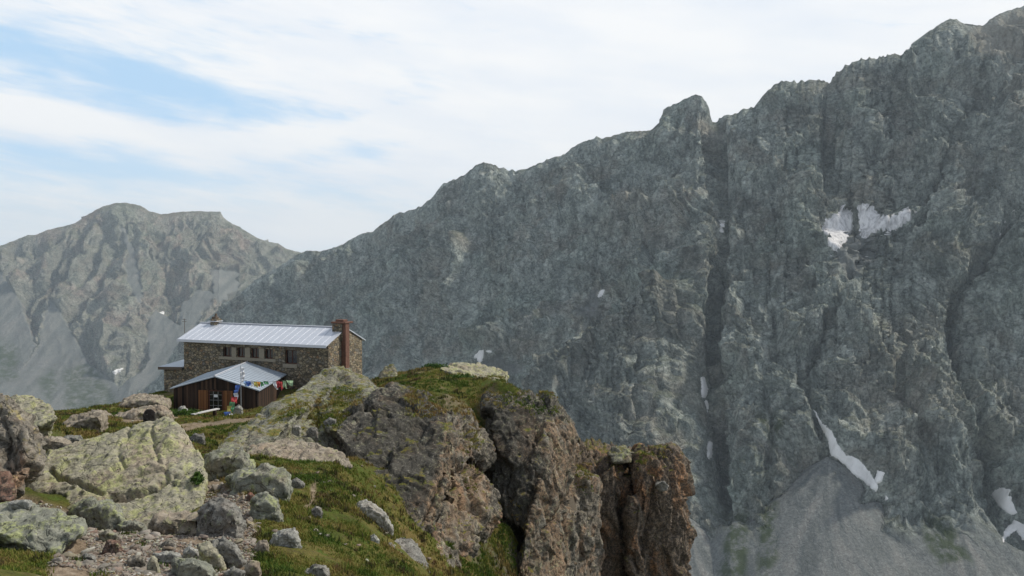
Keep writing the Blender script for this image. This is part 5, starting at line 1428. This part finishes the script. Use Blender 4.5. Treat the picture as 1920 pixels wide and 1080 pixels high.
w = bpy.data.worlds.new('World'); sc.world = w; w.use_nodes = True
nt = w.node_tree; nt.nodes.clear()
class WN(NT):
    def __init__(s, t): s.t = t
n = WN(nt)
sky = n.n('TexSky', sky_type='NISHITA', sun_disc=False, sun_elevation=SUN_EL, sun_rotation=math.pi / 2 - SUN_AZ, altitude=2500, air_density=1.0, dust_density=1.2, ozone_density=1.0)
dirv = n.n('TexCoord').outputs['Generated']
sep = n.n('SeparateXYZ', {'Vector': dirv})
X_o, Y_o, Z_o = sep.outputs
az = n.math('ARCTAN2', X_o, Y_o); el = n.math('ARCSINE', Z_o)
def gauss(a0, e0, sa, se, tilt=0.0):
    da = n.math('SUBTRACT', az, a0); de = n.math('SUBTRACT', n.math('SUBTRACT', el, e0), n.math('MULTIPLY', da, tilt))
    q = n.math('ADD', n.math('POWER', n.math('DIVIDE', da, sa), 2.0), n.math('POWER', n.math('DIVIDE', de, se), 2.0))
    return n.math('POWER', 2.71828, n.math('MULTIPLY', q, -1.0))
cv = n.n('CombineXYZ', {0: az, 1: n.math('ADD', n.math('MULTIPLY', el, 4.2), n.math('MULTIPLY', az, .55)), 2: 0.0}).outputs[0]
cl1 = n.noise(cv, 3.4, 7, .55, .9); cl2 = n.noise(cv, 8.5, 6, .6, .5)
cl3 = n.noise(n.mapping(cv, (1.0, 1.6, 1), (0, 0, .35)), 17.0, 6, .62, .3)
dens = n.math('ADD', n.math('MULTIPLY', cl1, .9), n.math('ADD', n.math('MULTIPLY', cl2, .75), n.math('MULTIPLY', cl3, .5)))
dens = n.math('SUBTRACT', dens, .28)
def az_of(px): return math.atan((px - 960) / F)
def el_of(px, py): return math.atan((500 - py) / math.hypot(F, px - 960))
for px, py, sa, se, tl, amt in ((190, 165, 200, 62, -.05, .27), (330, 170, 130, 40, -.2, .22), (20, 95, 70, 40, 0, .3), (60, 285, 260, 34, -.05, .3), (690, 278, 120, 20, .25, .24), (330, 335, 420, 45, 0, .26), (540, 205, 120, 26, -.1, .25)):
    dens = n.math('SUBTRACT', dens, n.math('MULTIPLY', gauss(az_of(px), el_of(px, py), sa / F, se / F, tl), amt))
for px, py, sa, se, tl, amt in ((250, 245, 300, 22, -.12, .3), (20, 210, 90, 34, 0, .3), (600, 250, 240, 24, .12, .25), (0, 120, 40, 16, 0, .2), (450, 320, 260, 15, -.12, .16), (1300, 150, 700, 300, 0, .35)):
    dens = n.math('ADD', dens, n.math('MULTIPLY', gauss(az_of(px), el_of(px, py), sa / F, se / F, tl), amt))
cf = n.step(dens, .36, .98)
front = n.math('MULTIPLY', n.step(n.math('ABSOLUTE', az), 1.5, .8), n.step(el, .75, .42))
cf = n.math('MULTIPLY', cf, n.math('ADD', .62, n.math('MULTIPLY', front, .38)))
blue = n.mix(n.math('MULTIPLY', front, .8), n.mix(1.0, sky.outputs[0], (.1, .1, .1), 'MULTIPLY'), (.42, .61, .8))
hz_ = n.step(el, .17, .0)
blue = n.mix(n.math('MULTIPLY', hz_, front), blue, (.6, .69, .75))
white = n.ramp(n.noise(cv, 4.5, 5, .5), [(.3, (.65, .69, .745)), (.6, (.745, .755, .765))])
colr = n.mix(cf, blue, white)
bg = n.n('Background', {'Color': colr, 'Strength': 1.0})
out = nt.nodes.new('ShaderNodeOutputWorld'); nt.links.new(bg.outputs[0], out.inputs[0])

zmax = max(float(G2[..., 2].max()), float(G3[..., 2].max()), 30.0) + 30
bm = bmesh.new(); add_box(bm, (-9400, -900, -901), (6000, 9400, zmax))
hm = bpy.data.materials.new('air'); hm.use_nodes = True; t = hm.node_tree; t.nodes.clear()
pv = t.nodes.new('ShaderNodeVolumePrincipled'); pv.inputs['Color'].default_value = (.72, .85, .95, 1); pv.inputs['Density'].default_value = 6.5e-5; pv.inputs['Anisotropy'].default_value = .1
mo = t.nodes.new('ShaderNodeOutputMaterial'); t.links.new(pv.outputs[0], mo.inputs['Volume'])
hz = obj('haze', bm, hm); hz['kind'] = 'stuff'; hz['label'] = 'thin blue mountain haze over the valley'
if hasattr(hm, 'volume_intersection_method'): pass
sc.cycles.volume_bounces = 0
sc.cycles.max_bounces = 4; sc.cycles.diffuse_bounces = 3; sc.cycles.glossy_bounces = 2; sc.cycles.transmission_bounces = 2
sc.cycles.use_denoising = True
try: sc.cycles.denoiser = 'OPENIMAGEDENOISE'
except Exception as ex: print(ex)
sc.cycles.denoising_input_passes = 'RGB_ALBEDO_NORMAL'
sc.cycles.denoising_prefilter = 'ACCURATE'

cam = bpy.data.cameras.new('camera'); cam.sensor_width = 36; cam.lens = F / 1920 * 36; cam.clip_start = .1; cam.clip_end = 40000
co = link(bpy.data.objects.new('camera', cam)); co.rotation_euler = (math.pi / 2 - PHI, 0, 0)
sc.camera = co
vs = sc.view_settings; vs.view_transform = 'Standard'; vs.look = 'None'; vs.exposure = .42; vs.gamma = 1
print('done', round(time.time() - T0, 1))
